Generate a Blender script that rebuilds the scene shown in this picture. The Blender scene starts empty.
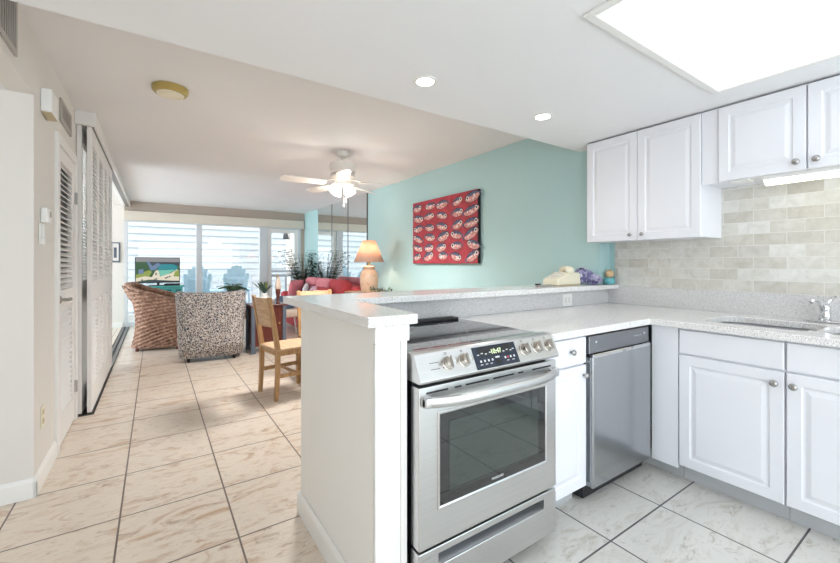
import bpy, bmesh, math, random
from mathutils import Vector, Matrix
random.seed(7)
PI = math.pi
S = bpy.context.scene
C = S.collection

# ------------------------------------------------------------------ camera, world, exposure
TH = math.atan(265 / 392)
cam_d = bpy.data.cameras.new('camera')
cam_d.sensor_width = 36
cam_d.lens = 392 / 840 * 36
cam_d.shift_y = -17.5 / 840
cam_d.clip_start = 0.02
cam = bpy.data.objects.new('camera', cam_d)
C.objects.link(cam)
cam.location = (0, 0, 1.24)
cam.rotation_euler = (PI / 2, 0, -TH)
S.camera = cam

SKY_FILL, SKY_FAR = 4.3, 1.62
w = bpy.data.worlds.new('world')
S.world = w
w.use_nodes = True
bg = w.node_tree.nodes['Background']
bg.inputs[0].default_value = (0.86, 0.94, 1.0, 1)
# hazy bright sky, strength raised on the left (-X) as added fill for the rooms
_t = w.node_tree
_tc = _t.nodes.new('ShaderNodeTexCoord'); _sx = _t.nodes.new('ShaderNodeSeparateXYZ'); _mr = _t.nodes.new('ShaderNodeMapRange')
_t.links.new(_tc.outputs['Generated'], _sx.inputs[0]); _t.links.new(_sx.outputs['X'], _mr.inputs['Value'])
_mr.inputs['From Min'].default_value = -0.97; _mr.inputs['From Max'].default_value = -0.6
_mr.inputs['To Min'].default_value = SKY_FILL; _mr.inputs['To Max'].default_value = SKY_FAR
_t.links.new(_mr.outputs[0], bg.inputs[1])

S.view_settings.view_transform = 'Standard'
S.view_settings.look = 'None'
S.view_settings.gamma = 1
S.view_settings.exposure = 0.97
S.view_settings.use_curve_mapping = False

def lamp(name, kind, loc, power, col, size=0.1, rot=None, parent=None):
    d = bpy.data.lights.new(name, kind)
    d.energy = power
    d.color = col
    if kind == 'AREA':
        d.size = size
    elif kind == 'SPOT':
        d.spot_size = 2.75
        d.spot_blend = 0.8
        d.shadow_soft_size = size
    else:
        d.shadow_soft_size = size
    o = bpy.data.objects.new(name, d)
    C.objects.link(o)
    o.location = loc
    if rot: o.rotation_euler = rot
    if parent:
        o.parent = parent
    return o

PANEL_E = 0.49      # ceiling light diffuser
FAN_W = 92.0
LAMP_W = 5.0
CAN_W = 5.0

# ------------------------------------------------------------------ materials
def lin(c):
    def f(v):
        v /= 255
        return v / 12.92 if v <= 0.04045 else ((v + 0.055) / 1.055) ** 2.4
    return (f(c[0]), f(c[1]), f(c[2]), 1)

class N:
    def __init__(s, name):
        s.m = bpy.data.materials.new(name)
        s.m.use_nodes = True
        s.t = s.m.node_tree
        s.b = s.t.nodes['Principled BSDF']
        s.out = s.t.nodes['Material Output']
    def n(s, typ, **kw):
        x = s.t.nodes.new(typ)
        for k, v in kw.items():
            setattr(x, k, v)
        return x
    def l(s, a, b):
        s.t.links.new(a, b)
    def coord(s, kind='Object'):
        return s.n('ShaderNodeTexCoord').outputs[kind]
    def pos(s):
        return s.n('ShaderNodeNewGeometry').outputs['Position']
    def mapping(s, src, loc=(0, 0, 0), rot=(0, 0, 0), sc=(1, 1, 1)):
        m = s.n('ShaderNodeMapping')
        m.inputs['Location'].default_value = loc
        m.inputs['Rotation'].default_value = rot
        m.inputs['Scale'].default_value = sc
        s.l(src, m.inputs['Vector'])
        return m.outputs[0]
    def noise(s, v, scale, detail=3, rough=0.5, dist=0):
        x = s.n('ShaderNodeTexNoise')
        x.inputs['Scale'].default_value = scale
        x.inputs['Detail'].default_value = detail
        x.inputs['Roughness'].default_value = rough
        x.inputs['Distortion'].default_value = dist
        s.l(v, x.inputs['Vector'])
        return x.outputs['Fac']
    def ramp(s, fac, stops, interp='LINEAR'):
        r = s.n('ShaderNodeValToRGB')
        cr = r.color_ramp
        cr.interpolation = interp
        while len(cr.elements) > 1: cr.elements.remove(cr.elements[-1])
        cr.elements[0].position = stops[0][0]
        cr.elements[0].color = stops[0][1]
        for p, c in stops[1:]:
            e = cr.elements.new(p)
            e.color = c
        s.l(fac, r.inputs[0])
        return r.outputs[0]
    def mix(s, fac, a, b, typ='MIX'):
        m = s.n('ShaderNodeMix', data_type='RGBA', blend_type=typ)
        for i, v in ((0, fac), (6, a), (7, b)):
            if hasattr(v, 'is_linked') or hasattr(v, 'links'): s.l(v, m.inputs[i])
            else: m.inputs[i].default_value = v
        return m.outputs[2]
    def bump(s, h, st=0.2, dist=0.002):
        b = s.n('ShaderNodeBump')
        b.inputs['Strength'].default_value = st
        b.inputs['Distance'].default_value = dist
        s.l(h, b.inputs['Height'])
        s.l(b.outputs[0], s.b.inputs['Normal'])

def mat(name, col, rough=0.5, metal=0.0, bumps=None, var=0.03, vscale=6, emit=None, es=1.0, coat=0):
    k = N(name)
    c = lin(col)
    k.b.inputs['Roughness'].default_value = rough
    k.b.inputs['Metallic'].default_value = metal
    if coat: k.b.inputs['Coat Weight'].default_value = coat
    v = k.coord()
    f = k.noise(v, vscale, 3)
    lo = tuple(max(0, x * (1 - var)) for x in c[:3]) + (1,)
    hi = tuple(min(1, x * (1 + var)) for x in c[:3]) + (1,)
    k.l(k.ramp(f, [(0.3, lo), (0.7, hi)]), k.b.inputs['Base Color'])
    if bumps:
        k.bump(k.noise(v, bumps[0], 4), bumps[1], bumps[2])
    if emit:
        k.b.inputs['Emission Color'].default_value = lin(emit)
        k.b.inputs['Emission Strength'].default_value = es
    return k.m

def floor_mat(name, c0, c1, c2, grout):
    k = N(name)
    p = k.pos()
    br = k.n('ShaderNodeTexBrick')
    br.offset = 0; br.squash = 1
    br.inputs['Scale'].default_value = 1
    br.inputs['Brick Width'].default_value = 0.458
    br.inputs['Row Height'].default_value = 0.4777
    br.inputs['Mortar Size'].default_value = 0.0042
    br.inputs['Mortar Smooth'].default_value = 0.1
    br.inputs['Bias'].default_value = 0
    br.inputs['Color1'].default_value = (0.0, 0, 0, 1)
    br.inputs['Color2'].default_value = (1, 1, 1, 1)
    br.inputs['Mortar'].default_value = (0.5, 0.5, 0.5, 1)
    k.l(k.mapping(p, loc=(-0.316 + 0.458 * 20, -0.498 + 0.4777 * 20, 0)), br.inputs['Vector'])
    # per tile offset so that veining breaks at the joints
    sc = k.n('ShaderNodeVectorMath', operation='MULTIPLY_ADD')
    sc.inputs[1].default_value = (9, 5, 3)
    k.l(br.outputs['Color'], sc.inputs[0])
    k.l(p, sc.inputs[2])
    v1 = k.mapping(sc.outputs[0], rot=(0, 0, 0.6), sc=(1, 2.2, 1))
    big = k.noise(v1, 3.0, 7, 0.68, 1.3)
    fine = k.noise(k.mapping(sc.outputs[0], rot=(0, 0, 0.5), sc=(1, 2.4, 1)), 9, 7, 0.78, 1.6)
    base = k.ramp(big, [(0.32, lin(c1)), (0.46, lin(c0)), (0.56, lin(c0)), (0.70, lin(c1))])
    veins = k.ramp(fine, [(0.52, (0, 0, 0, 1)), (0.72, (1, 1, 1, 1))])
    spots = k.ramp(big, [(0.42, (1, 1, 1, 1)), (0.56, (0.15, 0.15, 0.15, 1))])
    vm = k.mix(1.0, veins, spots, 'MULTIPLY')
    col = k.mix(vm, base, lin(c2))
    col = k.mix(br.outputs['Fac'], col, lin(grout))
    k.l(col, k.b.inputs['Base Color'])
    k.b.inputs['Roughness'].default_value = 0.3
    inv = k.n('ShaderNodeMath', operation='SUBTRACT')
    inv.inputs[0].default_value = 1
    k.l(br.outputs['Fac'], inv.inputs[1])
    k.bump(inv.outputs[0], 0.5, 0.002)
    return k.m

def brick_mat(name, axis, c_list, mortar, bw, rh, ms, z0, rough=0.6):
    k = N(name)
    p = k.pos()
    sx = k.n('ShaderNodeSeparateXYZ'); k.l(p, sx.inputs[0])
    cb = k.n('ShaderNodeCombineXYZ')
    k.l(sx.outputs[axis], cb.inputs[0]); k.l(sx.outputs[2], cb.inputs[1])
    br = k.n('ShaderNodeTexBrick')
    br.offset = 0.5
    br.inputs['Scale'].default_value = 1
    br.inputs['Brick Width'].default_value = bw
    br.inputs['Row Height'].default_value = rh
    br.inputs['Mortar Size'].default_value = ms
    br.inputs['Mortar Smooth'].default_value = 0.3
    br.inputs['Color1'].default_value = (0, 0, 0, 1)
    br.inputs['Color2'].default_value = (1, 1, 1, 1)
    k.l(k.mapping(cb.outputs[0], loc=(bw * 40, rh * 20 - z0, 0)), br.inputs['Vector'])
    tone = k.ramp(br.outputs['Color'], [(i / max(1, len(c_list) - 1), lin(c)) for i, c in enumerate(c_list)])
    sc = k.n('ShaderNodeVectorMath', operation='MULTIPLY_ADD')
    sc.inputs[1].default_value = (7, 7, 7)
    k.l(br.outputs['Color'], sc.inputs[0]); k.l(p, sc.inputs[2])
    f = k.noise(sc.outputs[0], 16, 6, 0.65, 0.6)
    sh = k.ramp(f, [(0.3, (0.82, 0.81, 0.78, 1)), (0.62, (1, 1, 1, 1))])
    col = k.mix(1.0, tone, sh, 'MULTIPLY')
    col = k.mix(br.outputs['Fac'], col, lin(mortar))
    k.l(col, k.b.inputs['Base Color'])
    k.b.inputs['Roughness'].default_value = rough
    inv = k.n('ShaderNodeMath', operation='SUBTRACT')
    inv.inputs[0].default_value = 1
    k.l(br.outputs['Fac'], inv.inputs[1])
    k.bump(inv.outputs[0], 0.4, 0.003)
    return k.m

def granite(name, base, dark, light, rough=0.16):
    k = N(name)
    v = k.pos()
    a = k.noise(v, 260, 2, 0.6)
    b = k.noise(v, 120, 3, 0.6)
    c = k.ramp(a, [(0.36, lin(dark)), (0.47, lin(base)), (0.58, lin(base)), (0.68, lin(light))])
    sp = k.ramp(b, [(0.30, (0.62, 0.6, 0.58, 1)), (0.40, (1, 1, 1, 1))])
    k.l(k.mix(1.0, c, sp, 'MULTIPLY'), k.b.inputs['Base Color'])
    k.b.inputs['Roughness'].default_value = rough
    return k.m

def wood(name, c0, c1, axis=0, rough=0.45):
    k = N(name)
    v = k.coord()
    sc = [14, 14, 14]; sc[axis] = 1.6
    f = k.noise(k.mapping(v, sc=tuple(sc)), 3, 6, 0.6, 0.8)
    k.l(k.ramp(f, [(0.3, lin(c1)), (0.65, lin(c0))]), k.b.inputs['Base Color'])
    k.b.inputs['Roughness'].default_value = rough
    k.bump(f, 0.15, 0.001)
    return k.m

def steel(name, col, rough=0.3, axis=0):
    k = N(name)
    v = k.coord()
    sc = [300, 300, 300]; sc[axis] = 2
    f = k.noise(k.mapping(v, sc=tuple(sc)), 1, 2)
    c = lin(col)
    k.l(k.ramp(f, [(0.3, tuple(x * .93 for x in c[:3]) + (1,)), (0.7, c)]), k.b.inputs['Base Color'])
    k.b.inputs['Metallic'].default_value = 1
    k.b.inputs['Roughness'].default_value = rough
    return k.m

def spotted(name, bgc, c1, c2, scale):
    k = N(name)
    v = k.coord()
    vo = k.n('ShaderNodeTexVoronoi', feature='DISTANCE_TO_EDGE')
    vo.inputs['Scale'].default_value = scale
    wv = k.n('ShaderNodeVectorMath', operation='MULTIPLY_ADD')
    wv.inputs[1].default_value = (0.05, 0.05, 0.05)
    nz = k.n('ShaderNodeTexNoise'); nz.inputs['Scale'].default_value = 30
    k.l(v, nz.inputs['Vector'])
    k.l(nz.outputs['Color'], wv.inputs[0]); k.l(v, wv.inputs[2])
    k.l(wv.outputs[0], vo.inputs['Vector'])
    m = k.ramp(vo.outputs['Distance'], [(0.06, (0, 0, 0, 1)), (0.13, (1, 1, 1, 1))])
    t = k.ramp(k.noise(v, scale * 0.55, 2), [(0.42, lin(c1)), (0.58, lin(c2))])
    k.l(k.mix(m, lin(bgc), t), k.b.inputs['Base Color'])
    k.b.inputs['Roughness'].default_value = 0.9
    return k.m

def glass_pane(name, tint=(0.97, 0.99, 0.99), refl=0.06):
    k = N(name)
    tr = k.n('ShaderNodeBsdfTransparent'); tr.inputs[0].default_value = (*tint, 1)
    gl = k.n('ShaderNodeBsdfGlossy'); gl.inputs['Roughness'].default_value = 0.01
    fr = k.n('ShaderNodeLayerWeight'); fr.inputs[0].default_value = 0.25
    mu = k.n('ShaderNodeMath', operation='MULTIPLY_ADD')
    k.l(fr.outputs['Fresnel'], mu.inputs[0]); mu.inputs[1].default_value = 0.5; mu.inputs[2].default_value = refl
    ms = k.n('ShaderNodeMixShader')
    k.l(mu.outputs[0], ms.inputs[0]); k.l(tr.outputs[0], ms.inputs[1]); k.l(gl.outputs[0], ms.inputs[2])
    k.l(ms.outputs[0], k.out.inputs['Surface'])
    return k.m

def emis(name, col, strength):
    k = N(name)
    k.b.inputs['Base Color'].default_value = (0.8, 0.8, 0.8, 1)
    k.b.inputs['Emission Color'].default_value = lin(col)
    k.b.inputs['Emission Strength'].default_value = strength
    return k.m

def paint(name, col, rough=0.55, orange=(260, 0.06, 0.001)):
    return mat(name, col, rough, 0, orange, 0.012, 1.5)

sun = lamp('sun', 'SUN', (0, -4, 8), 0.3, (1, 0.97, 0.92), 0.02, (math.radians(38), 0, math.radians(-8)))
sun.data.angle = 0.02

M = {
 'floor': floor_mat('living_floor_tile', (224, 211, 196), (194, 163, 134), (138, 100, 72), (112, 98, 88)),
 'floor_coollit': floor_mat('floor_tile_cool_light', (218, 216, 210), (196, 190, 178), (132, 116, 98), (92, 90, 90)),  # same tile as the living room, cooler kitchen light painted into its colour
 'wall_warm': paint('beige_wall_paint', (229, 225, 219)),
 'taupe': paint('taupe_wall_paint', (182, 168, 155)),
 'turq': paint('turquoise_wall_paint', (180, 212, 212)),
 'ceil': paint('ceiling_paint', (238, 237, 238), 0.8, (120, 0.25, 0.003)),
 'kceil': paint('kitchen_ceiling_paint', (242, 243, 245), 0.7, (160, 0.1, 0.001)),
 'white': mat('white_trim_paint', (240, 239, 236), 0.35, 0, None, 0.01),
 'cab': mat('white_cabinet_laminate', (233, 234, 239), 0.3, 0, None, 0.008),
 'bar_wall': paint('bar_wall_paint', (243, 241, 237)),
 'toe': mat('grey_toe_kick', (186, 188, 190), 0.5),
 'louver': mat('louver_paint', (236, 234, 231), 0.45, 0, None, 0.01),
 'tilewall': brick_mat('tumbled_marble_tile', 1, [(226, 224, 218), (210, 206, 197), (222, 219, 212), (232, 231, 227), (203, 199, 190), (224, 221, 214)], (228, 226, 221), 0.162, 0.0755, 0.002, 1.058),
 'brick': brick_mat('pale_brick', 0, [(226, 208, 196), (236, 222, 212), (215, 196, 184)], (240, 235, 228), 0.22, 0.075, 0.006, 0, 0.9),
 'granite': granite('speckled_quartz', (238, 237, 236), (178, 175, 172), (250, 250, 249)),
 'granite_splash': granite('speckled_quartz_splash', (218, 217, 217), (176, 174, 173), (238, 238, 238), 0.3),
 'steel': steel('brushed_steel', (213, 213, 213), 0.28, 0),
 'steel_dw': steel('brushed_steel_dishwasher', (184, 187, 190), 0.2, 2),
 'steel_dark': steel('dark_steel', (150, 152, 156), 0.3, 0),
 'chrome': mat('chrome', (225, 226, 228), 0.08, 1, None, 0.01),
 'nickel': mat('brushed_nickel', (176, 174, 172), 0.25, 1, None, 0.02),
 'bronze_knob': mat('knob_champagne', (190, 183, 174), 0.25, 1, None, 0.02),
 'black': mat('black_enamel', (16, 17, 22), 0.35, 0, None, 0.05),
 'blackgloss': mat('black_ceramic_glass', (22, 24, 28), 0.05, 0, None, 0.05, coat=0.6),
 'navygloss': mat('dark_glass_panel', (38, 46, 62), 0.12, 0, None, 0.05),
 'oven_glass': mat('oven_door_glass', (12, 14, 16), 0.02, 0, None, 0.05, coat=1.0),
 'oven_glass_in': mat('oven_window_tinted', (44, 54, 50), 0.02, 0, None, 0.05, coat=1.0),
 'green_digit': emis('green_digits', (190, 230, 110), 0.6),
 'whitemark': mat('white_print', (220, 222, 224), 0.5),
 'darkmark': mat('dark_print', (70, 72, 76), 0.5),
 'outlet': mat('white_plastic', (244, 244, 242), 0.35),
 'ivory': mat('ivory_plastic', (236, 229, 206), 0.4),
 'beigeplastic': mat('tan_plastic', (196, 180, 146), 0.5),
 'brass': mat('aged_brass_plastic', (186, 164, 96), 0.35, 0.35, None, 0.06),
 'vent': mat('vent_metal', (176, 172, 166), 0.45, 0.2),
 'ventdark': mat('vent_dark', (70, 68, 66), 0.7),
 'track': mat('track_metal', (120, 118, 118), 0.35, 0.7),
 'darkgap': mat('dark_rubber', (40, 38, 38), 0.7),
 'window': mat('window_frame_paint', (214, 218, 222), 0.4, 0, None, 0.01),
 'valance': mat('cream_valance', (222, 214, 200), 0.6, 0, None, 0.02),
 'glass': glass_pane('window_glass'),
 'mirror': mat('mirror_silver', (238, 242, 241), 0.01, 1, None, 0.0),
 'siding': mat('white_siding', (182, 185, 188), 0.6, 0, None, 0.01),
 'deck': wood('grey_deck_board', (190, 186, 180), (160, 156, 150), 0, 0.7),
 'rail': mat('grey_railing_paint', (150, 152, 158), 0.5, 0, None, 0.04),
 'railwhite': mat('pale_railing_paint', (206, 208, 212), 0.5, 0, None, 0.04),
 'adiron': mat('pale_blue_plastic', (192, 222, 238), 0.5, 0, None, 0.04),
 'chairwood': wood('honey_oak', (196, 158, 112), (150, 110, 70), 2),
 'chairwood_h': wood('honey_oak_panel', (210, 178, 142), (178, 140, 104), 1),
 'tablewood': wood('weathered_oak', (176, 146, 116), (132, 104, 80), 0),
 'cherry': wood('dark_cherry', (112, 52, 40), (72, 30, 24), 2, 0.3),
 'bluegrey': mat('blue_grey_paint', (92, 102, 116), 0.5, 0, None, 0.06),
 'wicker': None,
 'barrel': spotted('spotted_upholstery', (208, 201, 196), (70, 70, 78), (116, 102, 92), 36),
 'feet': mat('black_foot', (26, 24, 24), 0.5),
 'sofa': mat('coral_red_fabric', (180, 66, 72), 0.85, 0, (90, 0.3, 0.003), 0.08),
 'pink': mat('coral_pink_fabric', (212, 128, 136), 0.85, 0, (90, 0.3, 0.003), 0.08),
 'greypillow': mat('pale_grey_fabric', (206, 204, 208), 0.9, 0, (90, 0.3, 0.003), 0.06),
 'mauve': spotted('mauve_print_fabric', (216, 190, 198), (150, 84, 104), (196, 130, 150), 14),
 'cream': mat('cream_fabric', (228, 210, 194), 0.9, 0, (90, 0.3, 0.003), 0.05),
 'bluefab': mat('dusty_blue_fabric', (92, 112, 138), 0.9, 0, (90, 0.3, 0.003), 0.06),
 'teal': mat('teal_paint', (74, 160, 156), 0.45, 0, None, 0.06),
 'tealdark': mat('deep_teal_panel', (38, 106, 112), 0.4, 0, None, 0.06),
 'leaf': mat('dark_green_leaf', (58, 88, 76), 0.5, 0, None, 0.25, 9),
 'leaf2': mat('mid_green_leaf', (52, 92, 56), 0.5, 0, None, 0.25, 9),
 'leafy': mat('yellow_green_leaf', (126, 132, 70), 0.5, 0, None, 0.35, 9),
 'darkpot': mat('dark_blue_pot', (34, 46, 66), 0.3),
 'basket': mat('pot_basket', (120, 96, 70), 0.8, 0, (60, 0.5, 0.006), 0.15),
 'stem': mat('plant_stem', (96, 84, 56), 0.8),
 'shade': None,
 'lampbase': None,
 'fanwhite': mat('fan_white', (238, 234, 228), 0.35, 0, None, 0.01),
 'tulip': emis('lit_frosted_shade', (255, 240, 216), 1.3),
 'diffuser': emis('ceiling_diffuser', (240, 247, 255), PANEL_E),
 'undertube': emis('undercabinet_diffuser', (255, 250, 222), 1.5),
 'canlight': emis('recessed_bulb', (255, 252, 246), 10),
 'bulb': emis('warm_bulb', (255, 206, 150), 12),
 'canvas_red': mat('canvas_red', (172, 56, 68), 0.7, 0, (60, 0.3, 0.002), 0.25, 14),
 'canvas_edge': mat('canvas_black_edge', (20, 20, 24), 0.6),
 'fish_blue': mat('fish_slate_blue', (84, 90, 116), 0.7, 0, None, 0.6, 40),
 'fish_pink': mat('fish_pale_pink', (206, 148, 142), 0.7, 0, None, 0.5, 40),
 'fish_white': mat('fish_white', (230, 226, 220), 0.7),
 'fish_dark': mat('fish_dark_line', (30, 30, 44), 0.7),
 'hydrangea': mat('lilac_petal', (178, 174, 204), 0.8, 0, None, 0.22, 40),
 'hydrangea_d': mat('deep_violet_petal', (122, 116, 160), 0.8, 0, None, 0.2, 40),
 'shellwhite': mat('white_petal', (226, 224, 232), 0.7),
 'tealglass': mat('teal_ceramic', (104, 176, 184), 0.2, 0, None, 0.08),
 'tan': mat('tan_woven', (206, 176, 136), 0.8, 0, (80, 0.4, 0.004), 0.12, 30),
 'paper': mat('paper_white', (232, 228, 224), 0.6, 0, None, 0.02),
 'bookdark': mat('dark_cover', (48, 50, 60), 0.5),
 'siderug': mat('pale_side_floor', (226, 226, 228), 0.5),
}

# lamp shade: lit fabric
k = N('linen_lamp_shade')
k.b.inputs['Base Color'].default_value = lin((226, 196, 178))
k.b.inputs['Roughness'].default_value = 0.8
tl = k.n('ShaderNodeBsdfTranslucent'); tl.inputs[0].default_value = lin((214, 184, 164))
ms = k.n('ShaderNodeMixShader'); ms.inputs[0].default_value = 0.5
k.l(k.b.outputs[0], ms.inputs[1]); k.l(tl.outputs[0], ms.inputs[2]); k.l(ms.outputs[0], k.out.inputs['Surface'])
M['shade'] = k.m
# mottled ceramic lamp base
k = N('mottled_ceramic')
v = k.coord()
f = k.noise(v, 9, 5, 0.6, 1.5)
k.l(k.ramp(f, [(0.3, lin((184, 146, 120))), (0.5, lin((208, 174, 146))), (0.7, lin((190, 168, 152)))]), k.b.inputs['Base Color'])
k.b.inputs['Roughness'].default_value = 0.5
k.bump(f, 0.5, 0.006)
M['lampbase'] = k.m
# wicker
k = N('woven_wicker')
v = k.coord()
f = k.noise(v, 28, 4, 0.6)
k.l(k.ramp(f, [(0.3, lin((92, 64, 50))), (0.5, lin((140, 104, 84))), (0.7, lin((178, 146, 124)))]), k.b.inputs['Base Color'])
k.b.inputs['Roughness'].default_value = 0.65
M['wicker'] = k.m

# ------------------------------------------------------------------ mesh builder
def wloc(o):
    v = Vector((0, 0, 0))
    while o:
        v += o.location
        o = o.parent
    return v

class MB:
    def __init__(s): s.b = bmesh.new(); s.mi = 0
    def _merge(s, t, mi):
        for f in t.faces: f.material_index = mi
        me = bpy.data.meshes.new('t'); t.to_mesh(me); t.free()
        s.b.from_mesh(me); bpy.data.meshes.remove(me)
    def box(s, x0, x1, y0, y1, z0, z1, bev=0, mi=0, seg=2, rot=None):
        t = bmesh.new()
        bmesh.ops.create_cube(t, size=1)
        for v in t.verts:
            v.co = Vector(((x0 + x1) / 2 + v.co.x * (x1 - x0), (y0 + y1) / 2 + v.co.y * (y1 - y0), (z0 + z1) / 2 + v.co.z * (z1 - z0)))
        if bev:
            bmesh.ops.bevel(t, geom=list(t.edges), offset=bev, segments=seg, affect='EDGES', profile=0.5)
        if rot:
            piv, m = rot
            for v in t.verts: v.co = piv + m @ (v.co - piv)
        bmesh.ops.recalc_face_normals(t, faces=list(t.faces))
        s._merge(t, mi); return s
    def loops(s, L, mi=0, cap0=True, cap1=True, closed=True):
        t = bmesh.new()
        R = [[t.verts.new(p) for p in l] for l in L]
        n = len(L[0])
        for a, b in zip(R, R[1:]):
            for i in range(n if closed else n - 1):
                j = (i + 1) % n
                try: t.faces.new((a[i], a[j], b[j], b[i]))
                except ValueError: pass
        if cap0 and n > 2: t.faces.new(R[0][::-1])
        if cap1 and n > 2: t.faces.new(R[-1])
        bmesh.ops.remove_doubles(t, verts=list(t.verts), dist=1e-6)
        bmesh.ops.recalc_face_normals(t, faces=list(t.faces))
        s._merge(t, mi); return s
    def lathe(s, prof, c=(0, 0, 0), n=24, mi=0, axis='Z', cap0=True, cap1=True):
        L = []
        for r, h in prof:
            r = max(r, 1e-4)
            l = []
            for i in range(n):
                a = 2 * PI * i / n
                q = (r * math.cos(a), r * math.sin(a), h)
                if axis == 'X': q = (q[2], q[0], q[1])
                elif axis == 'Y': q = (q[1], q[2], q[0])
                l.append(Vector(q) + Vector(c))
            L.append(l)
        return s.loops(L, mi, cap0, cap1)
    def tube(s, pts, r, n=8, mi=0, flat=1.0):
        pts = [Vector(p) for p in pts]
        L = []
        up = Vector((0, 0, 1))
        for i, p in enumerate(pts):
            a = pts[max(0, i - 1)]; b = pts[min(len(pts) - 1, i + 1)]
            d = (b - a).normalized()
            x = d.cross(up)
            if x.length < 1e-3: x = d.cross(Vector((0, 1, 0)))
            x.normalize(); y = x.cross(d)
            rr = r[i] if isinstance(r, (list, tuple)) else r
            L.append([p + x * rr * math.cos(2 * PI * j / n) + y * rr * flat * math.sin(2 * PI * j / n) for j in range(n)])
        return s.loops(L, mi)
    def bar(s, p0, p1, wx, wy, mi=0, bev=0):     # rectangular bar between two points, section in x / y (or z)
        p0 = Vector(p0); p1 = Vector(p1)
        d = (p1 - p0).normalized()
        up = Vector((0, 0, 1)) if abs(d.z) < 0.8 else Vector((0, 1, 0))
        x = d.cross(up).normalized(); y = x.cross(d)
        L = [[p + x * wx / 2 * a + y * wy / 2 * b for a, b in ((-1, -1), (1, -1), (1, 1), (-1, 1))] for p in (p0, p1)]
        return s.loops(L, mi)
    def poly(s, pts, mi=0):
        t = bmesh.new()
        t.faces.new([t.verts.new(p) for p in pts])
        s._merge(t, mi); return s
    def plate(s, outer, holes, z0, z1, mi=0):
        t = bmesh.new()
        es = []; rings = []
        for ring in [outer] + holes:
            vs = [t.verts.new((p[0], p[1], z1)) for p in ring]
            rings.append(vs)
            for i in range(len(vs)): es.append(t.edges.new((vs[i], vs[(i + 1) % len(vs)])))
        bmesh.ops.triangle_fill(t, use_beauty=True, use_dissolve=False, edges=es)
        top = list(t.faces)
        m = {}
        for v in list(t.verts): m[v] = t.verts.new((v.co.x, v.co.y, z0))
        for f in top: t.faces.new([m[v] for v in reversed(f.verts)])
        for vs in rings:
            for i in range(len(vs)):
                a, b = vs[i], vs[(i + 1) % len(vs)]
                t.faces.new((a, b, m[b], m[a]))
        bmesh.ops.recalc_face_normals(t, faces=list(t.faces))
        s._merge(t, mi); return s
    def nested(s, o, ua, ub, un, a0, a1, b0, b1, steps, back, mi=0):
        # panel with nested rectangular profile. steps: (inset, height along un)
        o, ua, ub, un = Vector(o), Vector(ua), Vector(ub), Vector(un)
        L = []
        def ring(i, h): return [o + ua * x + ub * y + un * h for x, y in ((a0 + i, b0 + i), (a1 - i, b0 + i), (a1 - i, b1 - i), (a0 + i, b1 - i))]
        L.append(ring(0, back))
        for i, h in steps: L.append(ring(i, h))
        return s.loops(L, mi)
    def grid(s, fn, nu, nv, mi=0, mfn=None, closed_u=False):
        t = bmesh.new()
        V = [[t.verts.new(fn(i / nu, j / nv)) for j in range(nv + 1)] for i in range(nu + 1 if not closed_u else nu)]
        for i in range(nu):
            i2 = (i + 1) % nu if closed_u else i + 1
            for j in range(nv):
                t.faces.new((V[i][j], V[i2][j], V[i2][j + 1], V[i][j + 1]))
        bmesh.ops.recalc_face_normals(t, faces=list(t.faces))
        s._merge(t, mi); return s
    def text(s, txt, size, o, ua, ub, un, mi=0, align='CENTER', depth=0.0005):
        cu = bpy.data.curves.new('t', 'FONT')
        cu.body = txt; cu.size = size; cu.align_x = align; cu.align_y = 'CENTER'; cu.extrude = depth
        ob = bpy.data.objects.new('t', cu); C.objects.link(ob)
        dg = bpy.context.evaluated_depsgraph_get()
        me = bpy.data.meshes.new_from_object(ob.evaluated_get(dg))
        o, ua, ub, un = Vector(o), Vector(ua), Vector(ub), Vector(un)
        for v in me.vertices: v.co = o + ua * v.co.x + ub * v.co.y + un * v.co.z
        t = bmesh.new(); t.from_mesh(me); bpy.data.meshes.remove(me)
        bpy.data.objects.remove(ob); bpy.data.curves.remove(cu)
        s._merge(t, mi); return s
    def xf(s, m):
        for v in s.b.verts: v.co = m @ v.co
        return s
    def build(s, name, mats, parent=None, smooth=False, label=None, local=False, solid=0, bevel=0, subs=0):
        me = bpy.data.meshes.new(name)
        if parent and not local:
            off = wloc(parent)
            for v in s.b.verts: v.co -= off
        s.b.to_mesh(me); s.b.free()
        for m in (mats if isinstance(mats, list) else [mats]): me.materials.append(M[m] if isinstance(m, str) else m)
        if smooth:
            for p in me.polygons: p.use_smooth = True
        o = bpy.data.objects.new(name, me)
        C.objects.link(o)
        if parent: o.parent = parent
        if solid:
            q = o.modifiers.new('solid', 'SOLIDIFY'); q.thickness = solid; q.offset = 0
        if bevel:
            q = o.modifiers.new('bevel', 'BEVEL'); q.width = bevel; q.segments = 2; q.limit_method = 'ANGLE'
        if subs:
            q = o.modifiers.new('subs', 'SUBSURF'); q.levels = subs; q.render_levels = subs
        if smooth == 'auto':
            try:
                me.set_sharp_from_angle(angle=0.6)
            except Exception: pass
        if label: o['label'] = label
        return o

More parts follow.
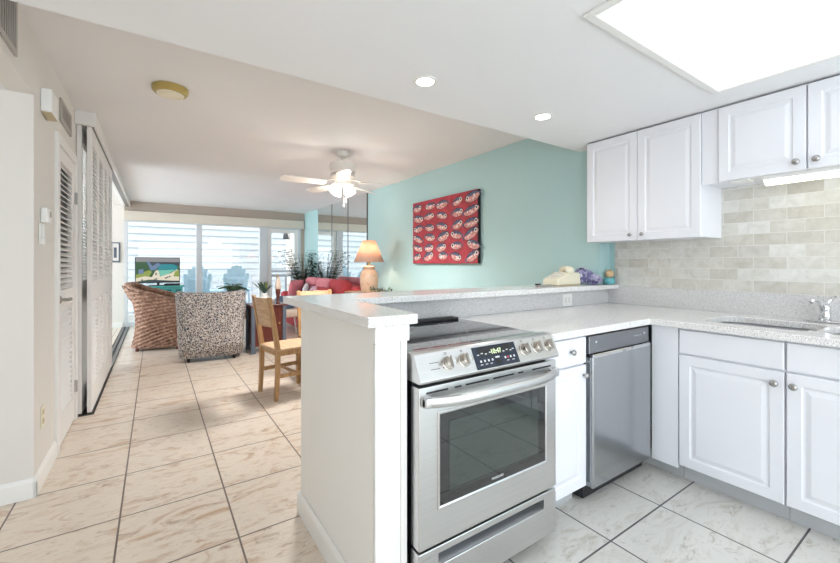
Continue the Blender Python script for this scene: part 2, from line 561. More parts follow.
def tag(o, label, cat, group=None, kind=None):
    if label: o['label'] = label
    if cat: o['category'] = cat
    if group: o['group'] = group
    if kind: o['kind'] = kind
    return o
def thing(name, label, cat, loc=(0, 0, 0), rz=0, group=None):
    o = bpy.data.objects.new(name, None); C.objects.link(o)
    o.empty_display_size = 0.1
    o.location = loc; o.rotation_euler = (0, 0, rz)
    return tag(o, label, cat, group)
def struct(o, label=None, cat=None):
    return tag(o, label, cat, None, 'structure')
def dup(root, loc, rz, label, group=None):
    r = root.copy(); C.objects.link(r); r.location = loc; r.rotation_euler = (0, 0, rz); r['label'] = label
    if group: r['group'] = group
    for ch in list(root.children):
        c = ch.copy(); C.objects.link(c); c.parent = r
        for g in ch.children:
            d = g.copy(); C.objects.link(d); d.parent = c
    return r
X3, Y3, Z3 = Vector((1, 0, 0)), Vector((0, 1, 0)), Vector((0, 0, 1))

# ------------------------------------------------------------------ setting
LX = -0.535          # left wall face
FY = 9.6             # far wall face
TX = 3.05            # turquoise wall face
KX = 3.20            # tiled kitchen wall face
HC, HK = 2.48, 2.21  # ceilings
BACK = -2.2

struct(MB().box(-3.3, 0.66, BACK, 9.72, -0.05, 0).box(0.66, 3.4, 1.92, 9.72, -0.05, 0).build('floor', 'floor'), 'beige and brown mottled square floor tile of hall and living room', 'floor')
struct(MB().box(0.66, 3.4, BACK, 1.92, -0.05, 0).build('floor_kitchen', 'floor_coollit'), 'mottled square floor tile of the kitchen, cool light painted in as a paler grey', 'floor')
struct(MB().box(-3.3, 3.35, 2.04, 9.72, HC, HC + 0.1).build('ceiling', 'ceil'), 'textured off-white ceiling over the living room', 'ceiling')
struct(MB().box(LX, 3.35, BACK, 2.04, HK, HC + 0.1).build('ceiling_kitchen', 'kceil'), 'lower smooth white ceiling over the kitchen', 'ceiling')
struct(MB().box(-2.4, LX - 0.1, BACK, 2.88, 2.14, 2.3).build('ceiling_hall', 'ceil'), 'lowered ceiling of the side hall at far left', 'ceiling')

wl = MB()
wl.box(LX - 0.1, LX, BACK, 2.88, 2.14, HC)          # header over the hall opening
wl.box(LX - 0.1, LX, 2.88, 3.46, 0, HC)
wl.box(LX - 0.1, LX, 3.46, 4.13, 2.04, HC)
wl.box(LX - 0.1, LX, 4.13, 4.185, 0, HC)
wl.box(LX - 0.1, LX, 4.185, FY, 2.40, HC)
wl.box(LX - 0.1, -0.53, 4.185, 4.30, 0, 2.40)
wl.box(-2.4, LX - 0.1, 2.88, 2.98, 0, HC)
wl.box(-2.5, -2.4, BACK, 2.98, 0, HC)
wl.box(-1.35, -1.25, 2.98, 4.08, 0, HC)
struct(wl.build('wall_left', 'wall_warm'), 'warm beige painted wall at the left of the hall', 'wall')
struct(MB().box(-3.3, LX - 0.1, 4.08, 4.18, 0, HC).box(-3.3, -3.2, 4.18, 5.0, 0, HC).build('wall_side', 'wall_warm'), 'beige walls of the side room behind the louvered doors', 'wall')

wf = MB()
wf.box(-0.50, 3.2, FY, FY + 0.12, 2.2, HC, mi=0)
wf.box(2.96, 3.2, FY, FY + 0.12, 0, 2.2, mi=0)
wf.box(-1.1, -0.50, FY, FY + 0.12, 0, HC, mi=1)
wf.box(-3.3, -2.5, FY, FY + 0.12, 0, HC, mi=1)
wf.box(-2.5, -1.1, FY, FY + 0.12, 0, 0.5, mi=1)
wf.box(-2.5, -1.1, FY, FY + 0.12, 2.1, HC, mi=1)
struct(wf.build('wall_far', ['taupe', 'wall_warm']), 'taupe strip of far wall above the patio windows', 'wall')
struct(MB().box(TX, KX + 0.15, 1.86, FY, 0, HC).build('wall_right', 'turq'), 'turquoise painted wall along the living room', 'wall')
struct(MB().box(KX + 0.008, KX + 0.15, BACK, 1.86, 0, HK, mi=0).build('wall_kitchen', 'turq'), 'turquoise wall strip behind the end of the tiled splash', 'wall')
struct(MB().box(KX, KX + 0.008, BACK, 1.812, 1.058, 2.2).build('wall_tiled', 'tilewall'), 'tumbled cream and grey subway tile on the kitchen wall', 'wall tile')

# peninsula knee wall, post, trims
pw = MB()
pw.box(0.605, 0.716, 1.175, 1.957, 0, 1.032)
pw.box(0.716, TX, 1.875, 1.957, 0, 1.032)
struct(pw.build('wall_peninsula', 'bar_wall'), 'white half wall carrying the raised bar', 'half wall')
pt = MB()
pt.box(0.609, 0.722, 1.157, 1.176, 0, 0.985, 0.002)
pt.box(0.600, 0.640, 1.150, 1.158, 0, 0.985, 0.002)
pt.box(0.700, 0.724, 1.150, 1.158, 0, 0.985, 0.002)
pt.box(0.596, 0.730, 1.142, 1.19, 0.975, 1.035, 0.004)
struct(pt.build('trim_1', 'white'), 'white end trim with square capital on the bar half wall', 'trim')
def base_profile(mb, p0, p1, n, h=0.105, t=0.014):
    p0, p1, n = Vector((*p0, 0)), Vector((*p1, 0)), Vector((*n, 0))
    pr = [(0, 0), (t, 0), (t, h * .8), (t * .75, h * .9), (t * .4, h), (0, h)]
    mb.loops([[p + n * a + Z3 * b for a, b in pr] for p in (p0, p1)])
bb = MB(); base_profile(bb, (0.604, 1.14), (0.604, 1.96), (-1, 0)); base_profile(bb, (0.59, 1.958), (3.05, 1.958), (0, 1))
struct(bb.build('baseboard_bar', 'white'), 'white baseboard at the foot of the bar half wall', 'baseboard')
bb = MB(); base_profile(bb, (LX, 2.866), (LX, 3.395), (1, 0)); base_profile(bb, (-2.4, 2.88), (LX + 0.014, 2.88), (0, -1))
struct(bb.build('baseboard_left', 'white'), 'white baseboard along the beige left wall', 'baseboard')
bb = MB(); base_profile(bb, (-3.2, FY), (-0.52, FY), (0, -1)); base_profile(bb, (TX, 1.98), (TX, 4.28), (-1, 0))
struct(bb.build('baseboard_far', 'white'), 'white baseboard of the far and right walls', 'baseboard')

# ---- louvered doors
def louvers(mb, y0, y1, z0, z1, x, t, pitch=0.037, mi=0):
    n = int((z1 - z0) / pitch)
    for i in range(n):
        z = z0 + (i + 0.5) * (z1 - z0) / n
        L = []
        for y in (y0, y1):
            L.append([Vector((x + t * .42, y, z - .015)), Vector((x + t * .5, y, z - .010)), Vector((x - t * .42, y, z + .012)), Vector((x - t * .5, y, z + .007))])
        mb.loops(L, mi)
def louver_frame(mb, y0, y1, z0, z1, x0, x1, rails, st=0.055):
    mb.box(x0, x1, y0, y0 + st, z0, z1, 0.003); mb.box(x0, x1, y1 - st, y1, z0, z1, 0.003)
    for a, b in rails: mb.box(x0, x1, y0 + st - .001, y1 - st + .001, a, b, 0.002)

d1 = struct(thing('door_1', 'white louvered closet door with lever handle in the left wall', 'door', (LX, 3.795, 0)))
m = MB()
for a, b in ((3.40, 3.462), (4.128, 4.182)): m.box(LX - 0.1, LX + 0.018, a, b, 0, 2.10, 0.004)
m.box(LX - 0.1, LX + 0.018, 3.462, 4.128, 2.035, 2.10, 0.004)
m.build('door_frame', 'white', d1)
m = MB(); louver_frame(m, 3.466, 4.124, 0.012, 2.03, LX - 0.03, LX + 0.005, [(0.012, 0.20), (0.94, 1.06), (1.94, 2.03)], 0.10)
m.build('door_leaf', 'louver', d1)
m = MB(); louvers(m, 3.563, 4.027, 0.20, 0.94, LX - 0.012, 0.028); m.build('lower_louvers', 'louver', d1)
m = MB(); louvers(m, 3.563, 4.027, 1.06, 1.94, LX - 0.012, 0.028); m.build('upper_louvers', 'louver', d1)
m = MB(); m.lathe([(0.027, 0), (0.027, 0.008), (0.012, 0.014), (0.011, 0.05)], (LX + 0.004, 3.525, 1.0), 16, axis='X')
m.tube([(LX + 0.05, 3.52, 1.0), (LX + 0.056, 3.56, 1.004), (LX + 0.052, 3.61, 0.994), (LX + 0.05, 3.64, 0.99)], [0.011, 0.010, 0.009, 0.007], 8)
m.build('lever_handle', 'nickel', d1, True)
for z in (0.27, 1.76):
    MB().box(LX + 0.001, LX + 0.022, 4.105, 4.135, z - 0.045, z + 0.045, 0.002).build('hinge', 'nickel', d1)

names = ['nearest', 'second nearest', 'third', 'farthest']
for i in range(4):
    y0 = 4.195 + i * 0.465
    t = thing('louvered_door_panel', 'white folding louvered door panel, %s of the four in the front row' % names[i], 'door panel', (-0.447, y0 + 0.23, 0.014), 0, 'folding louvered panels')
    m = MB(); louver_frame(m, y0, y0 + 0.461, 0.018, 2.37, -0.463, -0.432, [(0.018, 0.22), (0.93, 1.10), (2.24, 2.37)], 0.062); m.build('frame', 'louver', t)
    m = MB(); louvers(m, y0 + 0.06, y0 + 0.401, 0.22, 0.93, -0.447, 0.026); m.build('lower_louvers', 'louver', t)
    m = MB(); louvers(m, y0 + 0.06, y0 + 0.401, 1.10, 2.24, -0.447, 0.026); m.build('upper_louvers', 'louver', t)
rear = ['end-on beside the closet door', 'second along the rear track', 'unseen third along the rear track, added to darken the louver gaps', 'unseen last along the rear track, added to darken the louver gaps']
for i in range(4):  # unseen far panels added, slats set closer, to block side-room light
    y0 = 4.195 + i * 0.465
    t = thing('louvered_door_panel', 'white louvered panel edge behind the front row of folding panels, ' + rear[i], 'door panel', (-0.512, y0 + 0.23, 0.014), 0, 'rear louvered panels')
    m = MB(); louver_frame(m, y0, y0 + 0.461, 0.018, 2.37, -0.527, -0.496, [(0.018, 0.22), (0.93, 1.10), (2.24, 2.37)], 0.062); m.build('frame', 'louver', t)
    m = MB(); louvers(m, y0 + 0.06, y0 + 0.401, 0.22, 0.93, -0.512, 0.026, 0.026); m.build('lower_louvers', 'louver', t)
    m = MB(); louvers(m, y0 + 0.06, y0 + 0.401, 1.10, 2.24, -0.512, 0.026, 0.026); m.build('upper_louvers', 'louver', t)
m = MB(); m.box(LX, -0.400, 4.16, FY - 0.02, 2.372, HC, 0.004)
m.box(-0.475, -0.42, 4.20, FY - 0.03, 2.366, 2.374, 0, 1)
struct(m.build('trim_2', ['white', 'track']), 'white boxed header track above the folding louvered doors', 'trim')
m = MB(); m.box(-0.53, -0.418, 4.18, FY - 0.02, 0.0, 0.005, 0, 0)
for x in (-0.53, -0.487, -0.474, -0.424): m.box(x, x + 0.006, 4.18, FY - 0.02, 0.004, 0.014, 0, 1)
struct(m.build('trim_3', ['track', 'darkgap']), 'grey metal floor track of the folding doors', 'trim')

# ---- far windows
def frame_rect(mb, x0, x1, z0, z1, y0, y1, wdt, bev=0.004, mi=0):
    mb.box(x0, x0 + wdt, y0, y1, z0, z1, bev, mi); mb.box(x1 - wdt, x1, y0, y1, z0, z1, bev, mi)
    mb.box(x0 + wdt, x1 - wdt, y0, y1, z1 - wdt, z1, bev, mi); mb.box(x0 + wdt, x1 - wdt, y0, y1, z0, z0 + wdt * 1.6, bev, mi)
W = [('window_1', -0.50, 0.785, 'left patio window behind the television'), ('window_2', 0.785, 2.07, 'middle patio window behind the spotted armchair')]
for nme, x0, x1, lb in W:
    t = struct(thing(nme, lb, 'window', ((x0 + x1) / 2, FY + 0.03, 0)))
    m = MB(); frame_rect(m, x0, x1, 0.0, 2.14, FY + 0.0, FY + 0.09, 0.058); m.build('window_frame', 'window', t)
    MB().box(x0 + 0.05, x1 - 0.05, FY + 0.04, FY + 0.046, 0.09, 2.085).build('window_pane', 'glass', t)
t = struct(thing('door_2', 'glazed patio door at the right end of the far wall', 'door', (2.56, FY + 0.03, 0)))
m = MB(); m.box(2.07, 2.19, FY, FY + 0.10, 0, 2.14, 0.004); m.box(2.90, 2.96, FY, FY + 0.10, 0, 2.14, 0.004); m.box(2.19, 2.90, FY, FY + 0.10, 2.07, 2.14, 0.004)
m.build('door_frame', 'window', t)
m = MB(); frame_rect(m, 2.192, 2.898, 0.01, 2.068, FY + 0.02, FY + 0.07, 0.085); m.build('door_leaf', 'white', t)
MB().box(2.27, 2.82, FY + 0.04, FY + 0.046, 0.14, 1.99).build('door_pane', 'glass', t)
m = MB(); m.lathe([(0.02, 0), (0.02, -0.05)], (2.85, FY + 0.02, 1.0), 12, axis='Y'); m.build('door_handle', 'nickel', t, True)
struct(MB().box(-0.50, 3.02, FY - 0.07, FY - 0.001, 2.10, 2.285, 0.006).build('trim_4', 'valance'), 'cream valance board over the patio windows', 'trim')
struct(MB().box(-0.50, 3.0, FY + 0.0, FY + 0.12, 2.14, 2.2).build('trim_5', 'window'), 'head trim between patio windows and valance', 'trim')

# ---- mirrors on the right wall
ys = [6.12, 6.93, 7.75, 8.60]
mn = ['nearest the lamp', 'middle of the three', 'farthest, beside the turquoise corner']
for i in range(3):
    t = thing('mirror_panel', 'tall frameless wall mirror panel above the red sofa, %s' % mn[i], 'mirror', (TX - 0.01, (ys[i] + ys[i + 1]) / 2, 0.25), 0, 'wall mirror panels')
    MB().box(TX - 0.012, TX - 0.002, ys[i] + 0.004, ys[i + 1] - 0.004, 0.25, HC - 0.003, 0.002).build('mirror_glass', 'mirror', t)
    m = MB()
    m.box(TX - 0.018, TX - 0.001, ys[i], ys[i] + 0.014, 0.25, HC - 0.002); m.build('edge_strip', 'track', t)

# ---- outside
struct(MB().box(-6, 8, FY + 0.12, 12.2, -0.12, -0.03).build('deck', 'deck'), 'grey board deck beyond the windows', 'deck')
struct(MB().box(-12, 14, 9.0 + 3.2, 14, -1.6, -1.5).build('ground', 'siderug'), 'pale ground beyond the deck', 'ground')
m = MB()
for i in range(26):
    z = -1.5 + i * 0.2
    m.loops([[Vector((x, 13.5, z)), Vector((x, 13.5 - 0.05, z)), Vector((x, 13.5 - 0.008, z + 0.2)), Vector((x, 13.5, z + 0.2))] for x in (-9, 14)])
struct(m.build('wall_neighbor', 'siding'), 'white lap siding of the neighbouring house', 'wall')
struct(MB().box(3.16, 4.2, 11.2, 11.6, -0.1, 3.4).build('wall_brick', 'brick'), 'pale brick pier beyond the glazed door', 'wall')
def railing(x0, x1, y, mtl, lab, step=0.13, wb=0.035):
    t = thing('deck_railing', lab, 'railing', ((x0 + x1) / 2, y, -0.03))
    MB().box(x0, x1, y - 0.05, y + 0.05, 1.02, 1.075, 0.006).build('top_rail', mtl, t)
    MB().box(x0, x1, y - 0.02, y + 0.02, 0.90, 0.96, 0.004).build('upper_rail', mtl, t)
    MB().box(x0, x1, y - 0.02, y + 0.02, 0.06, 0.12, 0.004).build('lower_rail', mtl, t)
    n = int((x1 - x0) / step)
    for i in range(1, n):
        x = x0 + i * (x1 - x0) / n
        MB().box(x - wb / 2, x + wb / 2, y - wb / 2, y + wb / 2, 0.12, 0.90).build('baluster', mtl, t)
    for x in (x0 + 0.04, x1 - 0.04):
        MB().box(x - 0.045, x + 0.045, y - 0.045, y + 0.045, -0.03, 1.10, 0.004).build('post', mtl, t)
railing(-1.2, 2.62, 11.55, 'railwhite', 'pale grey deck railing behind the blue garden chairs', 0.2)
railing(2.46, 3.14, 10.75, 'rail', 'darker grey railing section beyond the glazed patio door', 0.22, 0.045)
m = thing('outdoor_spotlight', 'black outdoor spotlight on the brick pier, seen through the glazed door', 'lamp', (3.159, 11.3, 2.1))
MB().box(3.14, 3.1595, 11.25, 11.35, 2.10, 2.22, 0.004).build('bracket', 'black', m)
MB().tube([(3.145, 11.3, 2.16), (3.10, 11.3, 2.19), (3.06, 11.3, 2.12)], 0.014).build('arm', 'black', m)
MB().lathe([(0.02, 0.1), (0.06, 0.06), (0.08, -0.08), (0.075, -0.09)], (3.06, 11.3, 2.03), 14).build('head', 'black', m, True)

def adirondack():
    t = thing('adirondack_chair', '', 'garden chair', (0, 0, 0))
    m = MB()
    n = 7
    for i in range(n):
        f = (i - (n - 1) / 2) / ((n - 1) / 2)
        xb = f * 0.20; xt = f * 0.25
        h = 1.24 - 0.20 * f * f
        L = []
        for (x, y, z) in ((xb, 0.05, 0.36), (xt, -0.22, h - .03), (xt, -0.235, h)):
            ww = 0.0385
            L.append([Vector((x - ww, y, z)), Vector((x + ww, y, z)), Vector((x + ww, y - .02, z)), Vector((x - ww, y - .02, z))])
        m.loops(L)
    m.build('back_slats', 'adiron', t, local=True)
    m = MB(); m.box(-0.31, 0.31, -0.19, -0.14, 0.88, 0.95, .004); m.box(-0.29, 0.29, -0.08, -0.035, 0.55, 0.61, .004); m.build('back_braces', 'adiron', t, local=True)
    m = MB()
    for i in range(5): m.box(-0.28, 0.28, 0.06 + i * 0.095, 0.145 + i * 0.095, 0.35 + i * 0.012, 0.372 + i * 0.012, .003)
    m.build('seat', 'adiron', t, local=True)
    for sx in (-1, 1):
        MB().box(sx * 0.34 - 0.06, sx * 0.34 + 0.06, -0.24, 0.58, 0.61, 0.635, .005).build('armrest', 'adiron', t, local=True)
        m = MB(); m.box(sx * 0.30 - 0.02, sx * 0.30 + 0.02, 0.44, 0.54, 0, 0.612, .003); m.build('front_leg', 'adiron', t, local=True)
        m = MB(); m.bar((sx * 0.30, 0.5, 0.34), (sx * 0.30, -0.45, 0.05), 0.03, 0.11); m.bar((sx * 0.30, -0.16, 0.0), (sx * 0.30, -0.16, 0.62), 0.03, 0.08); m.build('rear_leg', 'adiron', t, local=True)
    return t
ad = adirondack()
ad['label'] = 'pale blue slatted garden chair on the deck, partly behind the window mullion'
ad['group'] = 'blue garden chairs on the deck'
ad.location = (0.83, 10.75, -0.03)
dup(ad, (1.66, 10.75, -0.03), 0, 'pale blue slatted garden chair on the deck, seen behind the potted fern')

# ------------------------------------------------------------------ kitchen cabinets
RP = [(0.0, -0.003), (0.003, 0.0), (0.052, 0.0), (0.058, -0.006), (0.066, -0.0065), (0.084, -0.0005), (0.088, 0.0)]
FLAT = [(0.0, -0.004), (0.004, 0.0)]
def knob(px, parent, n, mtl='nickel', r=0.015):
    n = Vector(n); p = Vector(px)
    ax = 'X' if abs(n.x) > .5 else 'Y'
    sg = n.x + n.y
    m = MB(); m.lathe([(0.007, 0), (0.0055, 0.006 * sg), (0.006, 0.012 * sg), (r * .9, 0.015 * sg), (r, 0.019 * sg), (r * .85, 0.024 * sg), (r * .4, 0.027 * sg)], p, 16, axis=ax)
    return m.build('knob', mtl, parent, True)
def fx(mb, x, y0, y1, z0, z1, steps, back=-0.018):   # front facing -X
    mb.nested((x, 0, 0), (0, -1, 0), (0, 0, 1), (-1, 0, 0), -y1, -y0, z0, z1, steps, back)
def fy(mb, y, x0, x1, z0, z1, steps, back=-0.018):   # front facing -Y
    mb.nested((0, y, 0), (1, 0, 0), (0, 0, 1), (0, -1, 0), x0, x1, z0, z1, steps, back)

# drawer base between range and dishwasher
t = thing('base_cabinet', 'narrow white base cabinet with one drawer between range and dishwasher', 'cabinet', (1.655, 1.53, 0))
m = MB(); m.box(1.478, 1.834, 1.205, 1.855, 0.10, 0.876); m.build('cabinet_body', 'cab', t)
MB().box(1.478, 1.834, 1.27, 1.30, 0, 0.10).build('toe_kick', 'toe', t)
m = MB(); fy(m, 1.186, 1.482, 1.830, 0.735, 0.868, FLAT); dr = m.build('drawer', 'cab', t)
knob((1.70, 1.186, 0.805), dr, (0, -1, 0))
m = MB(); fy(m, 1.186, 1.482, 1.830, 0.105, 0.725, RP); dd = m.build('door', 'cab', t)
knob((1.806, 1.186, 0.675), dd, (0, -1, 0))

# dishwasher
t = thing('dishwasher', 'stainless steel dishwasher under the counter corner', 'dishwasher', (2.14, 1.5, 0))
MB().box(1.842, 2.446, 1.215, 1.84, 0.02, 0.868).build('tub_body', 'black', t)
m = MB(); m.box(1.842, 2.446, 1.176, 1.216, 0.776, 0.868, 0.004); m.build('control_strip', 'steel_dark', t)
m = MB(); m.box(1.848, 2.440, 1.160, 1.214, 0.088, 0.764, 0.010, seg=3)
m.build('door', 'steel_dw', t)
m = MB()
pr = [(1.160, 0.758), (1.158, 0.768), (1.164, 0.776), (1.182, 0.770), (1.2, 0.756)]
m.loops([[Vector((x, a, b)) for a, b in pr] for x in (1.86, 2.43)]); m.build('handle_lip', 'chrome', t)
MB().box(1.848, 2.44, 1.36, 1.38, 0.005, 0.088).build('toe_panel', 'black', t)
for x in (1.90, 2.39): MB().lathe([(0.006, 0), (0.005, -0.003)], (x, 1.176, 0.835), 10, axis='Y').build('button', 'whitemark', t)
m = MB()
for i in range(5): m.box(2.28 + i * 0.016, 2.29 + i * 0.016, 1.175, 1.177, 0.826, 0.829)
m.build('indicator', 'whitemark', t)
for x in (1.88, 2.40): MB().lathe([(0.016, 0), (0.016, 0.015), (0.008, 0.018), (0.008, 0.03)], (x, 1.33, 0), 12).build('levelling_foot', 'black', t)

# sink run base units
SX = 2.470
def sink_base(y0, y1, label, knob_y):
    t = thing('sink_base_cabinet', label, 'cabinet', (2.84, (y0 + y1) / 2, 0), 0, 'sink run base cabinets')
    MB().box(SX + 0.018, 2.52, y0, y1, 0.10, 0.876).box(2.52, 3.18, y0, y0 + .015, 0.10, 0.876).box(2.52, 3.18, y1 - .015, y1, .10, .876).box(2.52, 3.18, y0 + .015, y1 - .015, .10, .12).build('cabinet_body', 'cab', t)
    MB().box(SX + 0.075, SX + 0.10, y0, y1, 0, 0.10).build('toe_kick', 'toe', t)
    m = MB(); fx(m, SX, y0 + .003, y1 - .003, 0.735, 0.868, FLAT); m.build('false_drawer_front', 'cab', t)
    m = MB(); fx(m, SX, y0 + .003, y1 - .003, 0.098, 0.725, RP); dd = m.build('door', 'cab', t)
    knob((SX, knob_y, 0.668), dd, (-1, 0, 0), r=0.017)
sink_base(0.570, 1.026, 'white sink base unit with raised panel door, next to the corner', 0.607)
sink_base(0.114, 0.568, 'white sink base unit at the right edge of the view, knob on its left', 0.538)
sink_base(-0.36, 0.112, 'white base unit beyond the right edge of the picture, past the sink', -0.30)
t = thing('corner_filler_panel', 'plain white filler panel in the cabinet corner beside the dishwasher', 'cabinet panel', (SX + 0.02, 1.09, 0))
MB().box(SX + 0.004, SX + 0.022, 1.029, 1.172, 0.075, 0.876, 0.001).build('panel', 'cab', t)
MB().box(SX + 0.075, SX + 0.10, 1.029, 1.25, 0, 0.10).build('toe_kick', 'toe', t)

# worktop with sink cut-out
def rrect(x0, x1, y0, y1, r, n=5):
    P = []
    for cx, cy, a0 in ((x1 - r, y1 - r, 0), (x0 + r, y1 - r, PI / 2), (x0 + r, y0 + r, PI), (x1 - r, y0 + r, 1.5 * PI)):
        for i in range(n + 1):
            a = a0 + PI / 2 * i / n
            P.append((cx + r * math.cos(a), cy + r * math.sin(a)))
    return P
b1 = rrect(2.60, 2.995, 0.505, 0.965, 0.09)
b2 = rrect(2.60, 2.995, 0.02, 0.475, 0.09)
t = thing('worktop', 'speckled pale quartz worktop running round the kitchen corner', 'worktop', (2.4, 1.5, 0.876))
m = MB(); m.plate([(1.474, 1.168), (2.447, 1.168), (2.447, -0.37), (3.195, -0.37), (3.195, 1.872), (1.474, 1.872)], [b1, b2], 0.878, 0.914)
m.build('slab', 'granite', t, bevel=0.004)
m = MB(); m.box(KX - 0.02, KX - 0.0005, -0.37, 1.853, 0.914, 1.058, 0.002)
m.build('wall_splash', 'granite_splash', t)
m = MB(); m.box(0.725, KX - 0.021, 1.853, 1.874, 0.9145, 1.030, 0.001)
m.build('bar_splash', 'granite_splash', t)

t = thing('sink', 'undermount stainless steel double bowl sink in the worktop', 'sink', (2.8, 0.49, 0.72))
for b in (b1, b2):
    m = MB()
    cx = sum(p[0] for p in b) / len(b); cy = sum(p[1] for p in b) / len(b)
    L = []
    for s_, z in ((1.012, 0.8775), (0.985, 0.8765), (0.96, 0.86), (0.93, 0.78), (0.86, 0.745), (0.3, 0.738), (0.12, 0.736)):
        L.append([Vector((cx + (p[0] - cx) * s_, cy + (p[1] - cy) * s_, z)) for p in b])
    m.loops(L, 0, False, True)
    q = m.build('bowl', 'steel_dark', t, True)
    MB().lathe([(0.045, 0.739), (0.04, 0.741), (0.02, 0.738)], (cx, cy, 0), 16).build('drain', 'chrome', q, True)
t = thing('faucet', 'chrome single lever kitchen faucet behind the sink', 'faucet', (3.09, 0.545, 0.914))
MB().box(3.06, 3.12, 0.46, 0.63, 0.9145, 0.926, 0.008).build('base_plate', 'chrome', t)
MB().lathe([(0.026, 0.926), (0.024, 0.95), (0.022, 0.985), (0.024, 1.0), (0.018, 1.012), (0.005, 1.015)], (3.09, 0.545, 0), 18).build('body', 'chrome', t, True)
MB().tube([(3.085, 0.55, 0.985), (3.065, 0.556, 1.03), (3.035, 0.566, 1.046), (3.0, 0.578, 1.042), (2.985, 0.583, 1.028)], [0.017, 0.016, 0.014, 0.012, 0.011], 10).build('spout', 'chrome', t, True)
MB().tube([(3.09, 0.545, 1.01), (3.105, 0.53, 1.035), (3.13, 0.51, 1.06)], [0.012, 0.009, 0.007], 8).build('lever', 'chrome', t, True)

# upper cabinets
UX = 2.868
t = thing('wall_cabinet', 'tall white wall cabinet with two raised panel doors, at the end of the tiled wall', 'wall cabinet', (3.03, 1.46, 1.415))
MB().box(UX + 0.019, KX - 0.001, 1.062, 1.856, 1.415, 2.202).build('cabinet_body', 'cab', t)
for y0, y1, ky in ((1.462, 1.854, 1.505), (1.064, 1.458, 1.42)):
    m = MB(); fx(m, UX, y0, y1, 1.412, 2.196, RP); d_ = m.build('door', 'cab', t)
    knob((UX, ky, 1.452), d_, (-1, 0, 0), r=0.014)
t = thing('wall_cabinet', 'short white wall cabinet above the sink light', 'wall cabinet', (3.03, 0.57, 1.748))
MB().box(UX + 0.019, KX - 0.001, 0.17, 1.060, 1.752, 2.202).build('cabinet_body', 'cab', t)
MB().box(UX + 0.012, UX + 0.0188, 0.975, 1.0605, 1.740, 2.198).build('filler_strip', 'cab', t)
for y0, y1, ky in ((0.577, 0.970, 0.615), (0.18, 0.571, 0.536)):
    m = MB(); fx(m, UX, y0, y1, 1.744, 2.196, RP); d_ = m.build('door', 'cab', t)
    knob((UX, ky, 1.79), d_, (-1, 0, 0), r=0.017)
t = thing('under_cabinet_light', 'lit white strip light under the short wall cabinet', 'light', (2.98, 0.5, 1.75))
MB().box(2.93, 3.03, 0.20, 0.775, 1.728, 1.7515, 0.003).build('housing', 'outlet', t)
m = MB(); m.loops([[Vector((2.98 + 0.045 * math.cos(a), y, 1.729 + 0.03 * math.sin(a))) for a in [PI + PI * i / 8 for i in range(9)]] for y in (0.205, 0.77)]); m.build('diffuser', 'undertube', t)
MB().box(2.93, 3.03, 0.84, 0.93, 1.7425, 1.7515, 0.002).build('junction_plate', 'outlet', t)

# outlet on bar splash
t = thing('outlet_plate', 'white outlet cover plate on the low splash behind the worktop', 'outlet', (2.605, 1.85, 0.918))
MB().box(2.548, 2.664, 1.8465, 1.8525, 0.918, 1.012, 0.002).build('plate', 'outlet', t)
m = MB()
for x in (2.585, 2.627):
    m.box(x - 0.012, x + 0.012, 1.845, 1.847, 0.945, 0.985, 0.001)
m.build('socket', 'paper', t)

# ------------------------------------------------------------------ raised bar top
t = thing('bar_top', 'L-shaped speckled quartz bar top on the white half wall', 'worktop', (0.65, 1.6, 1.035))
m = MB(); m.plate([(0.558, 1.118), (0.748, 1.118), (0.79, 1.772), (TX - 0.003, 1.772), (KX - 0.003, 1.772), (KX - 0.003, 1.855), (TX - 0.003, 1.855), (TX - 0.003, 2.115), (0.558, 2.115)], [], 1.0355, 1.070)
m.build('slab', 'granite', t, bevel=0.004)

# ------------------------------------------------------------------ range
RX0, RX1, RY = 0.738, 1.468, 1.10
t = thing('range', 'stainless steel slide-in electric range with black glass top', 'range', (1.103, 1.45, 0))
MB().box(RX0 + 0.006, RX1 - 0.006, RY + 0.05, 1.80, 0.06, 0.905).build('range_body', 'black', t)
m = MB(); m.box(RX0, RX1, RY + 0.055, 1.80, 0.905, 0.924, 0.004); m.build('cooktop', 'blackgloss', t)
for x, y, r in ((0.92, 1.33, 0.09), (1.29, 1.33, 0.11), (0.92, 1.60, 0.11), (1.29, 1.60, 0.08)):
    MB().lathe([(r, 0.9242), (r - 0.004, 0.9244)], (x, y, 0), 32, cap0=False, cap1=False).build('burner_ring', 'vent', t)
m = MB(); m.box(0.80, RX1 - 0.03, 1.73, 1.80, 0.922, 0.938, 0.005)
for i in range(2): m.box(0.84 + i * 0.30, 1.10 + i * 0.30, 1.735, 1.745, 0.937, 0.942, 0.002)
m.build('rear_vent', 'black', t)
# control panel: slanted
P0 = Vector((0, RY - 0.012, 0.832)); P1 = Vector((0, RY + 0.035, 0.925))
m = MB()
pr = [(RY - 0.012, 0.832), (RY - 0.016, 0.842), (RY + 0.026, 0.926), (RY + 0.040, 0.931), (RY + 0.075, 0.931), (RY + 0.075, 0.832)]
m.loops([[Vector((x, a, b)) for a, b in pr] for x in (RX0 - 0.004, RX1 + 0.004)]); m.build('control_panel', 'steel', t, bevel=0.003)
ub = Vector((0, 0.042, 0.084)).normalized(); un = Vector((0, -0.084, 0.042)).normalized(); o0 = Vector((0, RY - 0.016, 0.842))
def cp(x, b, h): return o0 + X3 * x + ub * b + un * h
def cpbox(mb, x0, x1, b0, b1, h0, h1, mi=0):
    mb.loops([[cp(x0, b0, h), cp(x1, b0, h), cp(x1, b1, h), cp(x0, b1, h)] for h in (h0, h1)], mi)
m = MB(); cpbox(m, 0.992, 1.222, 0.003, 0.088, -0.001, 0.0015, 0)
cpbox(m, 1.02, 1.20, 0.050, 0.082, 0.0015, 0.0018, 4)
m.text('10:47', 0.026, cp(1.110, 0.062, 0.0022), X3, ub, un, 1)
